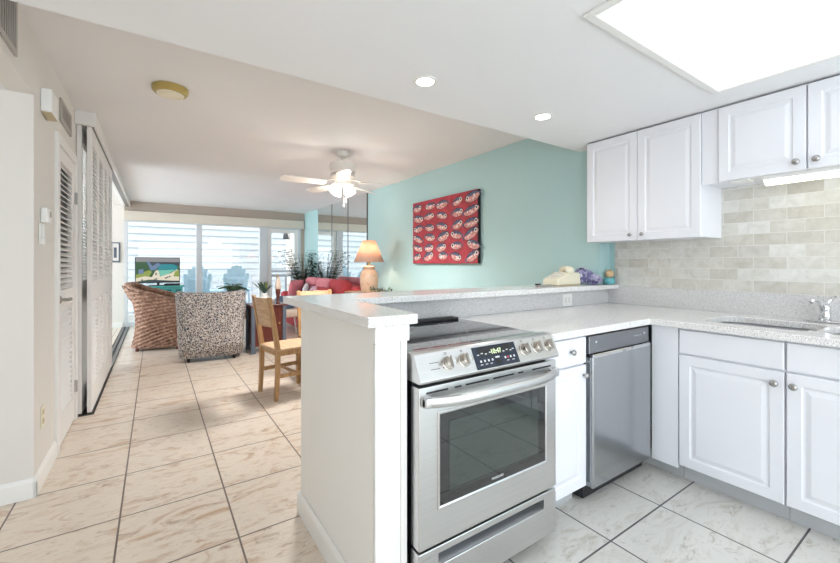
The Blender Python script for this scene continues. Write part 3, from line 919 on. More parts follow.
for i, x in enumerate((1.015, 1.035, 1.055, 1.078, 1.15, 1.17, 1.19, 1.205)):
    cpbox(m, x - 0.005, x + 0.005, 0.055 + (i % 2) * 0.004, 0.059 + (i % 2) * 0.004, 0.0018, 0.0022, 2)
for i, x in enumerate((1.02, 1.04, 1.06, 1.08, 1.15, 1.165, 1.18, 1.2)):
    cpbox(m, x - 0.004, x + 0.004, 0.028, 0.036, 0.0015, 0.002, 2 if i != 5 else 3)
for i, x in enumerate((1.02, 1.045, 1.07, 1.16, 1.19)):
    cpbox(m, x - 0.006, x + 0.006, 0.018, 0.0205, 0.0015, 0.002, 2)
cpbox(m, 1.095, 1.125, 0.012, 0.030, 0.0015, 0.002, 4); cpbox(m, 1.098, 1.12, 0.036, 0.042, 0.0015, 0.002, 2)
m.build('display', ['navygloss', 'green_digit', 'whitemark', 'canvas_red', 'black'], t, label='dark glass display with green clock digits')
m = MB()
for z in (0.034, 0.056):
    for i in range(5): cpbox(m, 0.79 + i * 0.008, 0.796 + i * 0.008, z, z + 0.0025, 0, 0.0006)
    cpbox(m, 0.842, 0.847, z - 0.001, z + 0.004, 0, 0.0006)
m.build('panel_print', 'darkmark', t)
for x in (0.868, 0.943, 1.268, 1.343, 1.415):
    m = MB()
    for (dx, dz) in ((0, 0), (0.006, 0), (0, 0.006), (0.006, 0.006)): cpbox(m, x - 0.006 + dx, x - 0.003 + dx, 0.080 + dz * .8, 0.083 + dz * .8, 0, 0.0006)
    m.build('burner_mark', 'darkmark', t)
for x in (0.868, 0.943, 1.268, 1.343, 1.415):
    m = MB()
    n = 20
    def ring(r, h): return [cp(x, 0.048, h) + (X3 * math.cos(2 * PI * i / n) + ub * math.sin(2 * PI * i / n)) * r for i in range(n)]
    m.loops([ring(0.026, 0), ring(0.026, 0.004), ring(0.0225, 0.006), ring(0.021, 0.028), ring(0.018, 0.031)])
    kn = m.build('control_knob', 'bronze_knob', t, 'auto')
    m = MB(); m.loops([[cp(x - 0.006, 0.028, h), cp(x + 0.006, 0.028, h), cp(x + 0.006, 0.068, h), cp(x - 0.006, 0.068, h)] for h in (0.026, 0.040)])
    m.build('grip', 'steel', kn)
# oven door
m = MB(); m.box(RX0, RX1, RY - 0.002, RY + 0.05, 0.262, 0.818, 0.004)
m.nested((0, RY - 0.002, 0), (1, 0, 0), (0, 0, 1), (0, -1, 0), 0.815, 1.400, 0.385, 0.724, [(0, 0.004), (0.004, 0.006), (0.009, 0.004), (0.010, 0.001)], -0.001)
dr = m.build('oven_door', 'steel', t)
m = MB(); m.box(0.824, 1.391, RY - 0.0045, RY - 0.002, 0.394, 0.715); w_ = m.build('window_surround', 'oven_glass', dr)
m = MB(); m.box(0.866, 1.345, RY - 0.0052, RY - 0.0044, 0.432, 0.682); m.build('window_pane', 'oven_glass_in', dr)
m = MB(); m.text('FRIGIDAIRE', 0.0125, (1.105, RY - 0.0058, 0.412), X3, Z3, -Y3, 0); m.build('brand_lettering', 'whitemark', dr)
m = MB()
for x0, x1 in ((0.768, 0.862), (0.893, 0.925), (0.945, 1.06), (1.085, 1.20), (1.225, 1.255), (1.31, 1.43)): m.box(x0, x1, RY - 0.003, RY, 0.794, 0.800)
m.build('vent_slots', 'black', dr)
# bowed handle
m = MB(); L = []
for i in range(17):
    f = i / 16; x = RX0 + 0.012 + f * (RX1 - RX0 - 0.024)
    bow = 0.052 * (1 - (2 * f - 1) ** 4) + 0.008
    yy = RY - bow - 0.002
    L.append([Vector((x, yy + 0.016 * math.cos(a) * 0.7, 0.770 + 0.019 * math.sin(a) - 0.0)) for a in [2 * PI * j / 12 for j in range(12)]])
m.loops(L)
for x in (RX0 + 0.012, RX1 - 0.046): m.box(x, x + 0.034, RY - 0.03, RY, 0.752, 0.788, 0.006)
m.build('handle', 'steel', dr, 'auto')
# drawer
m = MB()
m.box(RX0, RX1, RY, RY + 0.05, 0.060, 0.184, 0.003); m.box(RX0, RX1, RY, RY + 0.05, 0.226, 0.252, 0.003)
m.box(RX0, 0.822, RY, RY + 0.05, 0.180, 0.230, 0.0); m.box(1.388, RX1, RY, RY + 0.05, 0.180, 0.230, 0.0)
m.box(0.82, 1.39, RY + 0.028, RY + 0.05, 0.18, 0.23)
dr = m.build('storage_drawer', 'steel', t)
m = MB(); m.loops([[Vector((x, a, b)) for a, b in ((RY + 0.001, 0.184), (RY + 0.001, 0.188), (RY + 0.028, 0.202), (RY + 0.028, 0.184))] for x in (0.822, 1.388)]); m.build('pull_recess', 'steel_dark', dr)
for x in (RX0 + 0.05, RX1 - 0.05):
    for y in (RY + 0.08, 1.74): MB().lathe([(0.018, 0), (0.018, 0.02), (0.008, 0.022), (0.008, 0.062)], (x, y, 0), 12).build('foot', 'black', t)

# ------------------------------------------------------------------ ceiling fixtures
t = thing('ceiling_light_panel', 'large square fluorescent ceiling panel over the kitchen', 'ceiling light', (2.0, 0.3, HK))
x0, x1, y0, y1 = 1.412, 2.592, -0.34, 0.872
m = MB()
for a in ((x0 - .035, x1 + .035, y1, y1 + .035), (x0 - .035, x1 + .035, y0 - .035, y0), (x0 - .035, x0, y0, y1), (x1, x1 + .035, y0, y1)):
    m.box(a[0], a[1], a[2], a[3], HK - 0.014, HK - 0.0005, 0.003)
m.build('frame', 'white', t)
MB().box(x0, x1, y0, y1, HK - 0.008, HK - 0.001).build('diffuser', 'diffuser', t)

for x, y, lb in ((1.186, 1.705, 'lit recessed downlight in the kitchen ceiling, nearer the hall'), (2.107, 1.68, 'lit recessed downlight in the kitchen ceiling, nearer the wall cabinets')):
    t = thing('recessed_downlight', lb, 'ceiling light', (x, y, HK), 0, 'recessed kitchen downlights')
    MB().lathe([(0.062, -0.0005), (0.062, -0.004), (0.046, -0.006), (0.046, -0.0005)], (x, y, HK), 24).build('trim_ring', 'white', t, 'auto')
    MB().lathe([(0.045, -0.002), (0.045, -0.007), (0.02, -0.010)], (x, y, HK), 20).build('bulb', 'canlight', t, True)
    lamp('downlight_beam', 'SPOT', (0, 0, -0.03), CAN_W, (1, 0.97, 0.93), 0.05, None, t)

t = thing('smoke_detector', 'yellowed round smoke detector on the living room ceiling', 'smoke detector', (0.09, 3.27, HC))
MB().lathe([(0.108, -0.0005), (0.112, -0.006), (0.110, -0.03), (0.098, -0.044), (0.086, -0.047)], (0.09, 3.27, HC), 32).build('housing', 'brass', t, 'auto')
MB().lathe([(0.084, -0.046), (0.082, -0.053), (0.060, -0.056), (0.058, -0.053), (0.050, -0.053), (0.046, -0.058), (0.02, -0.059)], (0.09, 3.27, HC), 32).build('cover', 'ivory', t, 'auto')

# ceiling fan
FX, FYY = 1.72, 4.07
t = thing('ceiling_fan', 'white five-blade ceiling fan with lit glass shades', 'ceiling fan', (FX, FYY, HC))
MB().lathe([(0.072, -0.0005), (0.072, -0.02), (0.055, -0.055), (0.028, -0.068)], (FX, FYY, HC), 24).build('canopy', 'fanwhite', t, 'auto')
MB().lathe([(0.014, -0.06), (0.014, -0.14)], (FX, FYY, HC), 12).build('downrod', 'fanwhite', t, True)
MB().lathe([(0.03, -0.115), (0.05, -0.125), (0.135, -0.132), (0.142, -0.145), (0.142, -0.222), (0.132, -0.236), (0.10, -0.245)], (FX, FYY, HC), 32).build('motor_housing', 'fanwhite', t, 'auto')
MB().lathe([(0.105, -0.243), (0.135, -0.262), (0.138, -0.285), (0.10, -0.315), (0.075, -0.33), (0.07, -0.365), (0.05, -0.385), (0.02, -0.39)], (FX, FYY, HC), 28).build('light_fitter', 'fanwhite', t, 'auto')
BZ = HC - 0.345
for i in range(5):
    a = math.radians(66 + 72 * i) - TH
    d = Vector((math.cos(a), math.sin(a), 0)); n_ = Vector((-math.sin(a), math.cos(a), 0))
    c0 = Vector((FX, FYY, BZ))
    m = MB(); L = []
    for r, wd in ((0.19, 0.050), (0.24, 0.058), (0.45, 0.068), (0.58, 0.072), (0.64, 0.062), (0.66, 0.035)):
        L.append([c0 + d * r + n_ * (sx * wd) + Z3 * (sx * wd * 0.21 + sz - 0.012) for sx, sz in ((-1, -.003), (1, -.003), (1, .003), (-1, .003))])
    m.loops(L); b = m.build('blade', 'fanwhite', t)
    m = MB(); m.bar(c0 + d * 0.10 + Z3 * 0.03, c0 + d * 0.27 - Z3 * 0.004, 0.035, 0.007); m.build('blade_iron', 'fanwhite', b)
for i in range(4):
    a = 0.3 + i * PI / 2
    d = Vector((math.cos(a), math.sin(a), 0))
    c0 = Vector((FX, FYY, HC - 0.37)) + d * 0.055
    ax = (d * 0.75 - Z3).normalized()
    s1 = ax.cross(Z3).normalized(); s2 = s1.cross(ax)
    m = MB(); L = []
    for r, h in ((0.018, 0.0), (0.03, 0.012), (0.042, 0.04), (0.05, 0.07), (0.058, 0.095), (0.064, 0.105)):
        L.append([c0 + ax * h + (s1 * math.cos(2 * PI * j / 16) + s2 * math.sin(2 * PI * j / 16)) * r for j in range(16)])
    m.loops(L, 0, True, False); m.build('glass_shade', 'tulip', t, True)
    lamp('fan_bulb', 'SPOT', c0 + ax * 0.17 - Vector((FX, FYY, HC)), FAN_W / 4, (1, 0.985, 0.97), 0.12, (0, 0, 0), t)
    lamp('fan_glow', 'POINT', c0 + ax * 0.16 - Vector((FX, FYY, HC)), FAN_W / 55, (1, 0.94, 0.89), 0.04, None, t)
m = MB()
for dx, ln in ((0.0, 0.22), (0.025, 0.17)):
    m.tube([(FX + dx, FYY - 0.03, HC - 0.385), (FX + dx, FYY - 0.03, HC - 0.385 - ln)], 0.0018, 6)
    m.lathe([(0.002, 0.014), (0.005, 0.008), (0.005, 0), (0.002, -0.01)], (FX + dx, FYY - 0.03, HC - 0.385 - ln), 10)
m.build('pull_chain', 'fanwhite', t)

# ------------------------------------------------------------------ left wall fittings
def vent(y0, y1, z0, z1, label, vertical=True):
    t = thing('air_vent', label, 'vent', (LX, (y0 + y1) / 2, z0))
    m = MB(); fr = 0.028
    m.box(LX + .0005, LX + 0.012, y0, y0 + fr, z0, z1, .002); m.box(LX + .0005, LX + 0.012, y1 - fr, y1, z0, z1, .002)
    m.box(LX + .0005, LX + 0.012, y0 + fr, y1 - fr, z0, z0 + fr, .002); m.box(LX + .0005, LX + 0.012, y0 + fr, y1 - fr, z1 - fr, z1, .002)
    m.build('frame', 'vent', t)
    MB().box(LX + .0005, LX + 0.003, y0 + fr, y1 - fr, z0 + fr, z1 - fr).build('backing', 'ventdark', t)
    m = MB()
    if vertical:
        n = int((y1 - y0 - 2 * fr) / 0.03)
        for i in range(n):
            y = y0 + fr + (i + .5) * (y1 - y0 - 2 * fr) / n
            m.box(LX + .003, LX + 0.010, y - 0.006, y + 0.006, z0 + fr, z1 - fr)
    else:
        n = int((z1 - z0 - 2 * fr) / 0.02)
        for i in range(n):
            z = z0 + fr + (i + .5) * (z1 - z0 - 2 * fr) / n
            m.box(LX + .003, LX + 0.010, y0 + fr, y1 - fr, z - 0.005, z + 0.005)
    m.build('slats', 'vent', t)
vent(2.16, 2.53, 2.19, 2.45, 'large grey air vent high on the wall at the top left corner')
vent(3.55, 3.95, 2.205, 2.365, 'smaller grey air vent above the louvered closet door', False)
t = thing('door_chime_box', 'cream door chime box high on the left wall below the ceiling', 'door chime', (LX, 3.16, 2.12))
MB().box(LX + .0005, LX + 0.05, 3.02, 3.20, 2.105, 2.235, 0.006).build('cover', 'outlet', t)
MB().box(LX + .005, LX + 0.046, 3.03, 3.19, 2.098, 2.106).build('speaker_grille', 'beigeplastic', t)
t = thing('thermostat', 'small white thermostat above the light switch', 'thermostat', (LX, 3.08, 1.47))
MB().box(LX + .0005, LX + 0.03, 3.02, 3.13, 1.475, 1.56, 0.005).build('body', 'outlet', t)
MB().box(LX + .0301, LX + 0.032, 3.085, 3.115, 1.51, 1.545).build('dial_window', 'vent', t)
t = thing('light_switch', 'white light switch plate beside the closet door', 'switch', (LX, 3.05, 1.35))
MB().box(LX + .0005, LX + 0.007, 2.985, 3.105, 1.35, 1.47, 0.003).build('plate', 'outlet', t)
MB().box(LX + .007, LX + 0.013, 3.03, 3.06, 1.385, 1.435, 0.002).build('rocker', 'white', t)
t = thing('wall_outlet', 'ivory wall outlet low on the beige left wall', 'outlet', (LX, 3.06, 0.3))
MB().box(LX + .0005, LX + 0.006, 3.025, 3.10, 0.31, 0.43, 0.002).build('plate', 'ivory', t)
m = MB()
for z in (0.345, 0.395): m.box(LX + .006, LX + 0.008, 3.045, 3.08, z - .014, z + .014, 0.001)
m.build('socket', 'beigeplastic', t)
t = thing('framed_picture', 'small dark framed picture on the beige wall beyond the louvered doors', 'picture', (-0.63, FY, 1.27))
m = MB(); frame_rect(m, -0.71, -0.565, 1.27, 1.66, FY - 0.02, FY - 0.001, 0.02, 0.002); m.build('frame', 'bluegrey', t)
MB().box(-0.69, -0.585, FY - 0.008, FY - 0.002, 1.30, 1.64).build('print', 'paper', t)
MB().box(-0.66, -0.615, FY - 0.0095, FY - 0.008, 1.36, 1.56).build('print_motif', 'bluegrey', t)

# ------------------------------------------------------------------ painting on turquoise wall
AY0, AY1, AZ0, AZ1 = 3.285, 4.62, 1.246, 2.088
t = thing('fish_painting', 'square red canvas painting of rows of fish on the turquoise wall', 'painting', (TX, 4.0, AZ0))
m = MB(); m.box(TX - 0.045, TX - 0.001, AY0, AY1, AZ0, AZ1, 0.002, 0); m.build('canvas_side', 'canvas_edge', t)
MB().box(TX - 0.0465, TX - 0.045, AY0 + .002, AY1 - .002, AZ0 + .002, AZ1 - .002).build('canvas_face', 'canvas_red', t)
m = MB()
def pp(a, b, h): return Vector((TX - 0.0467 - h, AY1 - a, AZ0 + b))   # a from left, b up
def blob(cx, cy, rx, ry, h, mi, a0=0, a1=2 * PI, rot=0, n=18):
    P = []
    for i in range(n):
        a = a0 + (a1 - a0) * i / (n - 1 if a1 - a0 < 6 else n)
        x, y = rx * math.cos(a), ry * math.sin(a)
        P.append(pp(cx + x * math.cos(rot) - y * math.sin(rot), cy + x * math.sin(rot) + y * math.cos(rot), h))
    m.poly(P, mi)
rnd = random.Random(3)
rowz = [0.755, 0.615, 0.475, 0.335, 0.21, 0.085]
for r_, z in enumerate(rowz):
    xs = [0.13, 0.40, 0.68, 0.96, 1.24]
    for c_, x in enumerate(xs):
        cx = x + rnd.uniform(-.025, .025); cy = z + rnd.uniform(-.012, .012)
        L_ = rnd.uniform(0.085, 0.12) * (1.12 if c_ == 4 else 1); H_ = rnd.uniform(0.042, 0.058)
        rot = rnd.uniform(-.28, .28) + (0.2 if c_ == 4 and r_ % 2 else 0)
        s_ = 1 if rnd.random() < .6 else -1
        def q(u, v): return (cx + u * math.cos(rot) - v * math.sin(rot), cy + u * math.sin(rot) + v * math.cos(rot))
        blob(cx, cy, L_ * 1.06, H_ * 1.12, 0.0, 3, rot=rot)
        blob(cx, cy, L_, H_, 0.0004, 1, rot=rot)
        blob(cx, cy, L_, H_, 0.0008, 0, 0.25, PI - 0.25, rot)
        tx = -s_ * L_ * 1.0
        m.poly([pp(*q(tx * .9, 0.004), 0.0006), pp(*q(tx * 1.3, H_ * .6), 0.0006), pp(*q(tx * 1.2, 0), 0.0006), pp(*q(tx * 1.3, -H_ * .6), 0.0006)][::s_], 0)
        for k2 in range(3):
            bx, by = q(rnd.uniform(-.5, .4) * L_, rnd.uniform(-.5, .3) * H_)
            blob(bx, by, 0.016, 0.009, 0.0012, 2, rot=rot + .4, n=8)
        ex, ey = q(s_ * L_ * 0.68, H_ * 0.12)
        blob(ex, ey, 0.024, 0.024, 0.0014, 2, n=12); blob(ex, ey, 0.014, 0.014, 0.0018, 3, n=10)
m.build('painted_fish', ['fish_blue', 'fish_pink', 'fish_white', 'fish_dark'], t)

# ------------------------------------------------------------------ things on the bar
t = thing('telephone', 'cream corded desk telephone on the bar top', 'telephone', (2.72, 1.96, 1.0705))
def TP(a, b, z): return (2.475 + a, 1.96 + b, 1.0705 + z)
m = MB(); m.loops([[Vector(TP(a, b, z)) for a, z in ((0.08, 0.002), (0.08, 0.05), (0.22, 0.105), (0.36, 0.10), (0.37, 0.002))] for b in (-0.07, 0.08)])
m.build('base', 'ivory', t, bevel=0.012)
m = MB(); m.tube([TP(0.215, -0.082, 0.112), TP(0.22, -0.078, 0.115), TP(0.235, -0.05, 0.122), TP(0.25, -0.03, 0.134), TP(0.29, 0.02, 0.134), TP(0.305, 0.04, 0.122), TP(0.325, 0.07, 0.115), TP(0.33, 0.074, 0.112)], [0.02, 0.031, 0.033, 0.020, 0.020, 0.033, 0.031, 0.02], 14)
m.build('handset', 'ivory', t, True)
m = MB(); m.loops([[Vector(TP(a, -0.071, z)) + Vector((0, -d_, 0)) for a, z in ((0.1, 0.002), (0.1, 0.008), (0.36, 0.008), (0.36, 0.002))] for d_ in (0, 0.004)]); m.build('base_seam', 'beigeplastic', t)
m = MB()
for i in range(4):
    for j in range(3): 
        a = 0.10 + i * 0.028; b = -0.035 + j * 0.034; z = 0.05 + (a - 0.08) * 0.055 / 0.14
        m.box(2.475 + a, 2.475 + a + 0.018, 1.96 + b, 1.96 + b + 0.02, 1.0705 + z + .001, 1.0705 + z + 0.010, 0.002)
m.build('keypad', 'paper', t)
t = thing('remote_control', 'thin grey remote lying at the left of the cream telephone', 'remote', (2.42, 1.93, 1.0705))
MB().box(2.34, 2.50, 1.90, 1.935, 1.0705, 1.084, 0.003).build('body', 'vent', t)
MB().box(2.335, 2.37, 1.902, 1.933, 1.0843, 1.094, 0.002).build('keypad', 'bookdark', t)
# hydrangea ball cluster
t = thing('hydrangea_bunch', 'bunch of lilac artificial hydrangea on the bar top beside the telephone', 'flowers', (2.97, 1.93, 1.0705))
rnd = random.Random(11)
m = MB(); m2 = MB()
for cl, (cx, cy, cz, R_) in enumerate(((2.925, 1.955, 1.125, 0.056), (2.985, 1.925, 1.13, 0.054), (2.955, 1.955, 1.155, 0.052), (3.012, 1.86, 1.108, 0.036))):
    for i in range(46):
        u_ = rnd.uniform(-0.55, 1); a = rnd.uniform(0, 2 * PI); s_ = math.sqrt(max(0, 1 - u_ * u_))
        n_ = Vector((s_ * math.cos(a), s_ * math.sin(a), u_)); c_ = Vector((cx, cy, cz)) + n_ * R_
        if c_.z < 1.085: continue
        e1 = n_.orthogonal().normalized(); e2 = n_.cross(e1)
        rot = rnd.uniform(0, PI)
        mi = 0 if rnd.random() < .62 else (1 if rnd.random() < .75 else 2)
        for p_ in range(4):
            aa = rot + p_ * PI / 2
            dd = e1 * math.cos(aa) + e2 * math.sin(aa); ee = e1 * -math.sin(aa) + e2 * math.cos(aa)
            m.loops([[c_ + n_ * h, c_ + dd * .010 + ee * .009 + n_ * (h + .004), c_ + dd * .019 + n_ * (h + .002), c_ + dd * .010 - ee * .009 + n_ * (h + .004)] for h in (-0.001, 0.001)], mi)
m.build('blossoms', ['hydrangea', 'hydrangea_d', 'shellwhite'], t)
m = MB()
for cx, cy, cz, R_ in ((2.925, 1.955, 1.125, 0.05), (2.985, 1.925, 1.13, 0.048), (2.955, 1.955, 1.155, 0.046), (3.012, 1.86, 1.11, 0.03)):
    m.lathe([(R_ * math.sin(PI * i / 8), -R_ * math.cos(PI * i / 8)) for i in range(9)], (cx, cy, cz), 12)
m.tube([(2.88, 1.87, 1.08), (2.93, 1.85, 1.077), (2.98, 1.84, 1.08), (3.03, 1.83, 1.09)], 0.004)
m.build('stems_core', 'hydrangea_d', t, True)
t = thing('teal_jar', 'small teal ceramic jar with a round tan stopper beside the tiled wall', 'jar', (3.08, 1.80, 1.0705))
MB().lathe([(0.026, 0.0), (0.04, 0.012), (0.044, 0.03), (0.038, 0.05), (0.026, 0.058)], (3.115, 1.808, 1.0705), 20).build('body', 'tealglass', t, True)
MB().lathe([(0.034 * math.sin(PI * i / 10), 0.088 - 0.034 * math.cos(PI * i / 10)) for i in range(11)], (3.115, 1.808, 1.0705), 16).build('stopper', 'tan', t, True)

# ------------------------------------------------------------------ dining furniture
def dining_chair(label):
    # local: origin on floor at chair centre, faces +X
    t = thing('dining_chair', label, 'chair', (0, 0, 0), 0, 'honey oak dining chairs')
    for sy in (-1, 1):
        m = MB(); L = []
        for (x, z, wx) in ((-0.20, 0.0, 0.032), (-0.185, 0.25, 0.038), (-0.185, 0.46, 0.042), (-0.215, 0.66, 0.038), (-0.262, 0.94, 0.030)):
            L.append([Vector((x + a * wx / 2, sy * 0.185 + b * 0.019, z)) for a, b in ((-1, -1), (1, -1), (1, 1), (-1, 1))])
        m.loops(L); m.build('rear_leg', 'chairwood', t, local=True, bevel=0.003)
        m = MB(); m.box(0.175, 0.213, sy * 0.185 - 0.019, sy * 0.185 + 0.019, 0, 0.44, 0.003); m.build('front_leg', 'chairwood', t, local=True)
        m = MB(); m.box(-0.17, 0.18, sy * 0.185 - 0.011, sy * 0.185 + 0.011, 0.20, 0.235, 0.002); m.build('side_stretcher', 'chairwood', t, local=True)
    m = MB(); m.box(-0.015, 0.008, -0.175, 0.175, 0.205, 0.23, 0.002); m.build('cross_stretcher', 'chairwood', t, local=True)
    m = MB(); m.box(-0.19, 0.205, -0.195, 0.195, 0.40, 0.443, 0.003); m.build('seat_apron', 'chairwood', t, local=True)
    m = MB(); m.box(-0.205, 0.225, -0.205, 0.205, 0.443, 0.468, 0.008); m.build('seat', 'chairwood_h', t, local=True)
    m = MB(); L = []
    for i in range(9):
        f = i / 8; y = -0.168 + 0.336 * f; bow = 0.03 * (1 - (2 * f - 1) ** 2)
        L.append([Vector((x - bow, y, z)) for x, z in ((-0.222, 0.665), (-0.208, 0.665), (-0.252, 0.93), (-0.266, 0.93))])
    m.loops(L); m.build('backrest', 'chairwood_h', t, 'auto', local=True)
    return t
ch = dining_chair('honey oak dining chair with curved back, beside the end of the bar')
ch.location = (1.075, 3.88, 0); ch.rotation_euler = (0, 0, 0.16)
dup(ch, (1.52, 4.16, 0), -PI / 2, 'honey oak dining chair mostly hidden behind the bar, its top rail showing')

t = thing('dining_table', 'weathered oak dining table behind the bar', 'table', (1.95, 3.62, 0))
MB().box(1.42, 2.55, 3.15, 3.98, 0.715, 0.75, 0.006).build('tabletop', 'tablewood', t)
MB().box(1.50, 2.47, 3.23, 3.90, 0.63, 0.715).build('apron', 'tablewood', t)
for x in (1.53, 2.44):
    for y in (3.26, 3.87): MB().box(x - 0.035, x + 0.035, y - 0.035, y + 0.035, 0, 0.63, 0.004).build('leg', 'tablewood', t)

# end cabinet with vase + figurine
EX, EY = 1.33, 5.95
t = thing('side_cabinet', 'dark cherry side cabinet with blue-grey posts behind the dining chair', 'cabinet', (EX, EY, 0))
MB().box(EX - 0.21, EX + 0.21, EY - 0.18, EY + 0.18, 0.09, 0.645).build('cabinet_body', 'cherry', t)
MB().box(EX - 0.25, EX + 0.25, EY - 0.22, EY + 0.22, 0.645, 0.67, 0.005).build('top', 'cherry', t)
for sx in (-1, 1):
    for sy in (-1, 1):
        x, y = EX + sx * 0.21, EY + sy * 0.18
        MB().box(x - 0.025, x + 0.025, y - 0.025, y + 0.025, 0.04, 0.645, 0.004).box(x - 0.032, x + 0.032, y - 0.032, y + 0.032, 0, 0.045, 0.006).build('post', 'bluegrey', t)
m = MB(); fy(m, EY - 0.182, EX - 0.18, EX + 0.18, 0.12, 0.62, RP, -0.004); d_ = m.build('door', 'cherry', t)
knob((EX + 0.14, EY - 0.182, 0.40), d_, (0, -1, 0), 'brass', 0.012)
def leaf(m, base, dirv, L_, wd, droop, mi=0, n=6, fold=0.0):
    base = Vector(base); d = Vector(dirv).normalized()
    side = d.cross(Z3)
    if side.length < .05: side = Vector((1, 0, 0))
    side.normalize()
    A = []
    for i in range(n + 1):
        f = i / n
        c = base + d * L_ * f - Z3 * droop * f * f
        ww = wd * math.sin(PI * min(1, 0.12 + f * 0.88)) if f < 1 else 0.0005
        A.append((c - side * ww, c, c + side * ww))
    t_ = bmesh.new()
    V = [[t_.verts.new(p + Z3 * (fold * (0 if k_ == 1 else wd))) for k_, p in enumerate(row)] for row in A]
    for a, b in zip(V, V[1:]):
        t_.faces.new((a[0], a[1], b[1], b[0])); t_.faces.new((a[1], a[2], b[2], b[1]))
    m._merge(t_, mi)
rnd = random.Random(5)
t = thing('potted_succulent', 'spiky yellow-green plant in a white vase on the dark side cabinet', 'plant', (EX - 0.03, EY - 0.05, 0.67))
MB().lathe([(0.045, 0), (0.062, 0.04), (0.06, 0.09), (0.04, 0.135), (0.044, 0.15)], (EX - 0.03, EY - 0.05, 0.6705), 20).build('vase', 'outlet', t, True)
m = MB()
for i in range(18):
    a = rnd.uniform(0, 2 * PI); e = rnd.uniform(0.7, 1.4)
    leaf(m, (EX - 0.03, EY - 0.05, 0.81), (math.cos(a), math.sin(a), e * 1.4), rnd.uniform(0.17, 0.25), 0.022, 0.02, rnd.choice([0, 0, 1]), fold=0.4)
m.build('leaves', ['leaf', 'leafy'], t)
t = thing('carved_figurine', 'slim carved wooden bird figurine with cream body on the side cabinet', 'figurine', (EX + 0.14, EY - 0.12, 0.67))
MB().lathe([(0.03, 0), (0.032, 0.012), (0.016, 0.03), (0.02, 0.10), (0.034, 0.16), (0.038, 0.21)], (EX + 0.14, EY - 0.12, 0.6705), 16).build('stand', 'cherry', t, True)
MB().lathe([(0.036, 0.20), (0.042, 0.24), (0.036, 0.30), (0.018, 0.36), (0.008, 0.40)], (EX + 0.14, EY - 0.12, 0.6705), 16).build('body', 'cream', t, True)
MB().tube([(EX + .14, EY - .12, 1.06), (EX + .13, EY - .13, 1.08), (EX + .10, EY - .15, 1.065)], [0.012, 0.014, 0.003]).build('head', 'chairwood', t, True)

# white accent chair glimpsed under the bar
t = thing('accent_chair', 'small white-legged accent chair with dusty blue cushion, glimpsed left of the bar', 'chair', (1.84, 6.75, 0), 0.0)
MB().box(-0.24, 0.24, -0.24, 0.24, 0.36, 0.48, 0.04, seg=3).build('seat', 'cream', t, local=True)
MB().box(-0.20, 0.20, 0.16, 0.24, 0.47, 0.64, 0.03, seg=3).build('backrest', 'cream', t, local=True)
for sx in (-1, 1):
    for sy in (-1, 1):
        MB().tube([(sx * 0.19, sy * 0.19, 0.37), (sx * 0.24, sy * 0.24, 0.0)], [0.02, 0.013], 8).build('leg', 'white', t, True, local=True)
tag(MB().box(1.68, 2.00, 6.72, 6.88, 0.483, 0.70, 0.05, seg=3).build('scatter_cushion', 'bluefab', None, True), 'dusty blue cushion on the white-legged accent chair', 'cushion')

# ------------------------------------------------------------------ spotted barrel armchair (back to the camera)
def uprofile(w_, d_, r_, n=8):
    # U path from front-left, round the back (y = 0), to front-right; local +Y is the front
    P = [(-w_ / 2, d_)]
    for i in range(n + 1):
        a = PI + PI / 2 * i / n
        P.append((-w_ / 2 + r_ + r_ * math.cos(a), r_ + r_ * math.sin(a)))
    for i in range(n + 1):
        a = 1.5 * PI + PI / 2 * i / n
        P.append((w_ / 2 - r_ + r_ * math.cos(a), r_ + r_ * math.sin(a)))
    P.append((w_ / 2, d_))
    return P
def resample(P, n):
    P = [Vector((*p, 0)) for p in P]
    ds = [0]
    for a, b in zip(P, P[1:]): ds.append(ds[-1] + (b - a).length)
    out = []
    for i in range(n + 1):
        t_ = ds[-1] * i / n
        for k_ in range(len(P) - 1):
            if t_ <= ds[k_ + 1] + 1e-9:
                f = (t_ - ds[k_]) / max(1e-9, ds[k_ + 1] - ds[k_])
                out.append(P[k_].lerp(P[k_ + 1], f)); break
    return out
t = thing('barrel_armchair', 'grey spotted barrel armchair with its back to the kitchen', 'armchair', (0.60, 5.62, 0), -0.10)
base = resample(uprofile(0.74, 0.72, 0.16), 48)
m = MB(); L = []
cen = Vector((0, 0.38, 0))
NS = len(base)
for k_, p in enumerate(base):
    f = k_ / (NS - 1); s_ = abs(2 * f - 1)
    top = 0.895 if s_ < 0.46 else 0.895 - 0.26 * ((s_ - 0.46) / 0.54) ** 0.9
    top -= 0.018 * (1 - min(1, s_ / 0.4) ** 2)          # slight sag of top edge at the middle
    out = (p - cen); out.z = 0
    if s_ > 0.55: out = Vector((1 if p.x > 0 else -1, 0, 0))
    out.normalize()
    th = 0.10
    sp = lambda z: 0.045 * (z / 0.9)
    prof = [(0.0, 0.06), (sp(0.3), 0.3), (sp(0.6), 0.6), (sp(top) , top - 0.04), (sp(top) - 0.012, top - 0.012), (sp(top) - 0.04, top), (sp(top) - th + .03, top), (sp(top) - th + .005, top - 0.02), (sp(0.6) - th, 0.5), (-th, 0.30), (-th, 0.06)]
    L.append([p + out * a + Z3 * b for a, b in prof])
m.loops(L); m.build('shell', 'barrel', t, True, local=True)
MB().box(-0.28, 0.28, 0.10, 0.70, 0.10, 0.33, 0.03, seg=3).build('seat_base', 'barrel', t, True, local=True)
MB().box(-0.27, 0.27, 0.10, 0.72, 0.33, 0.47, 0.05, seg=3).build('seat_cushion', 'barrel', t, True, local=True)
for sx in (-1, 1):
    for y in (0.08, 0.62): MB().lathe([(0.016, 0), (0.024, 0.099)], (sx * 0.26, y, 0), 10).build('foot', 'feet', t, True, local=True)

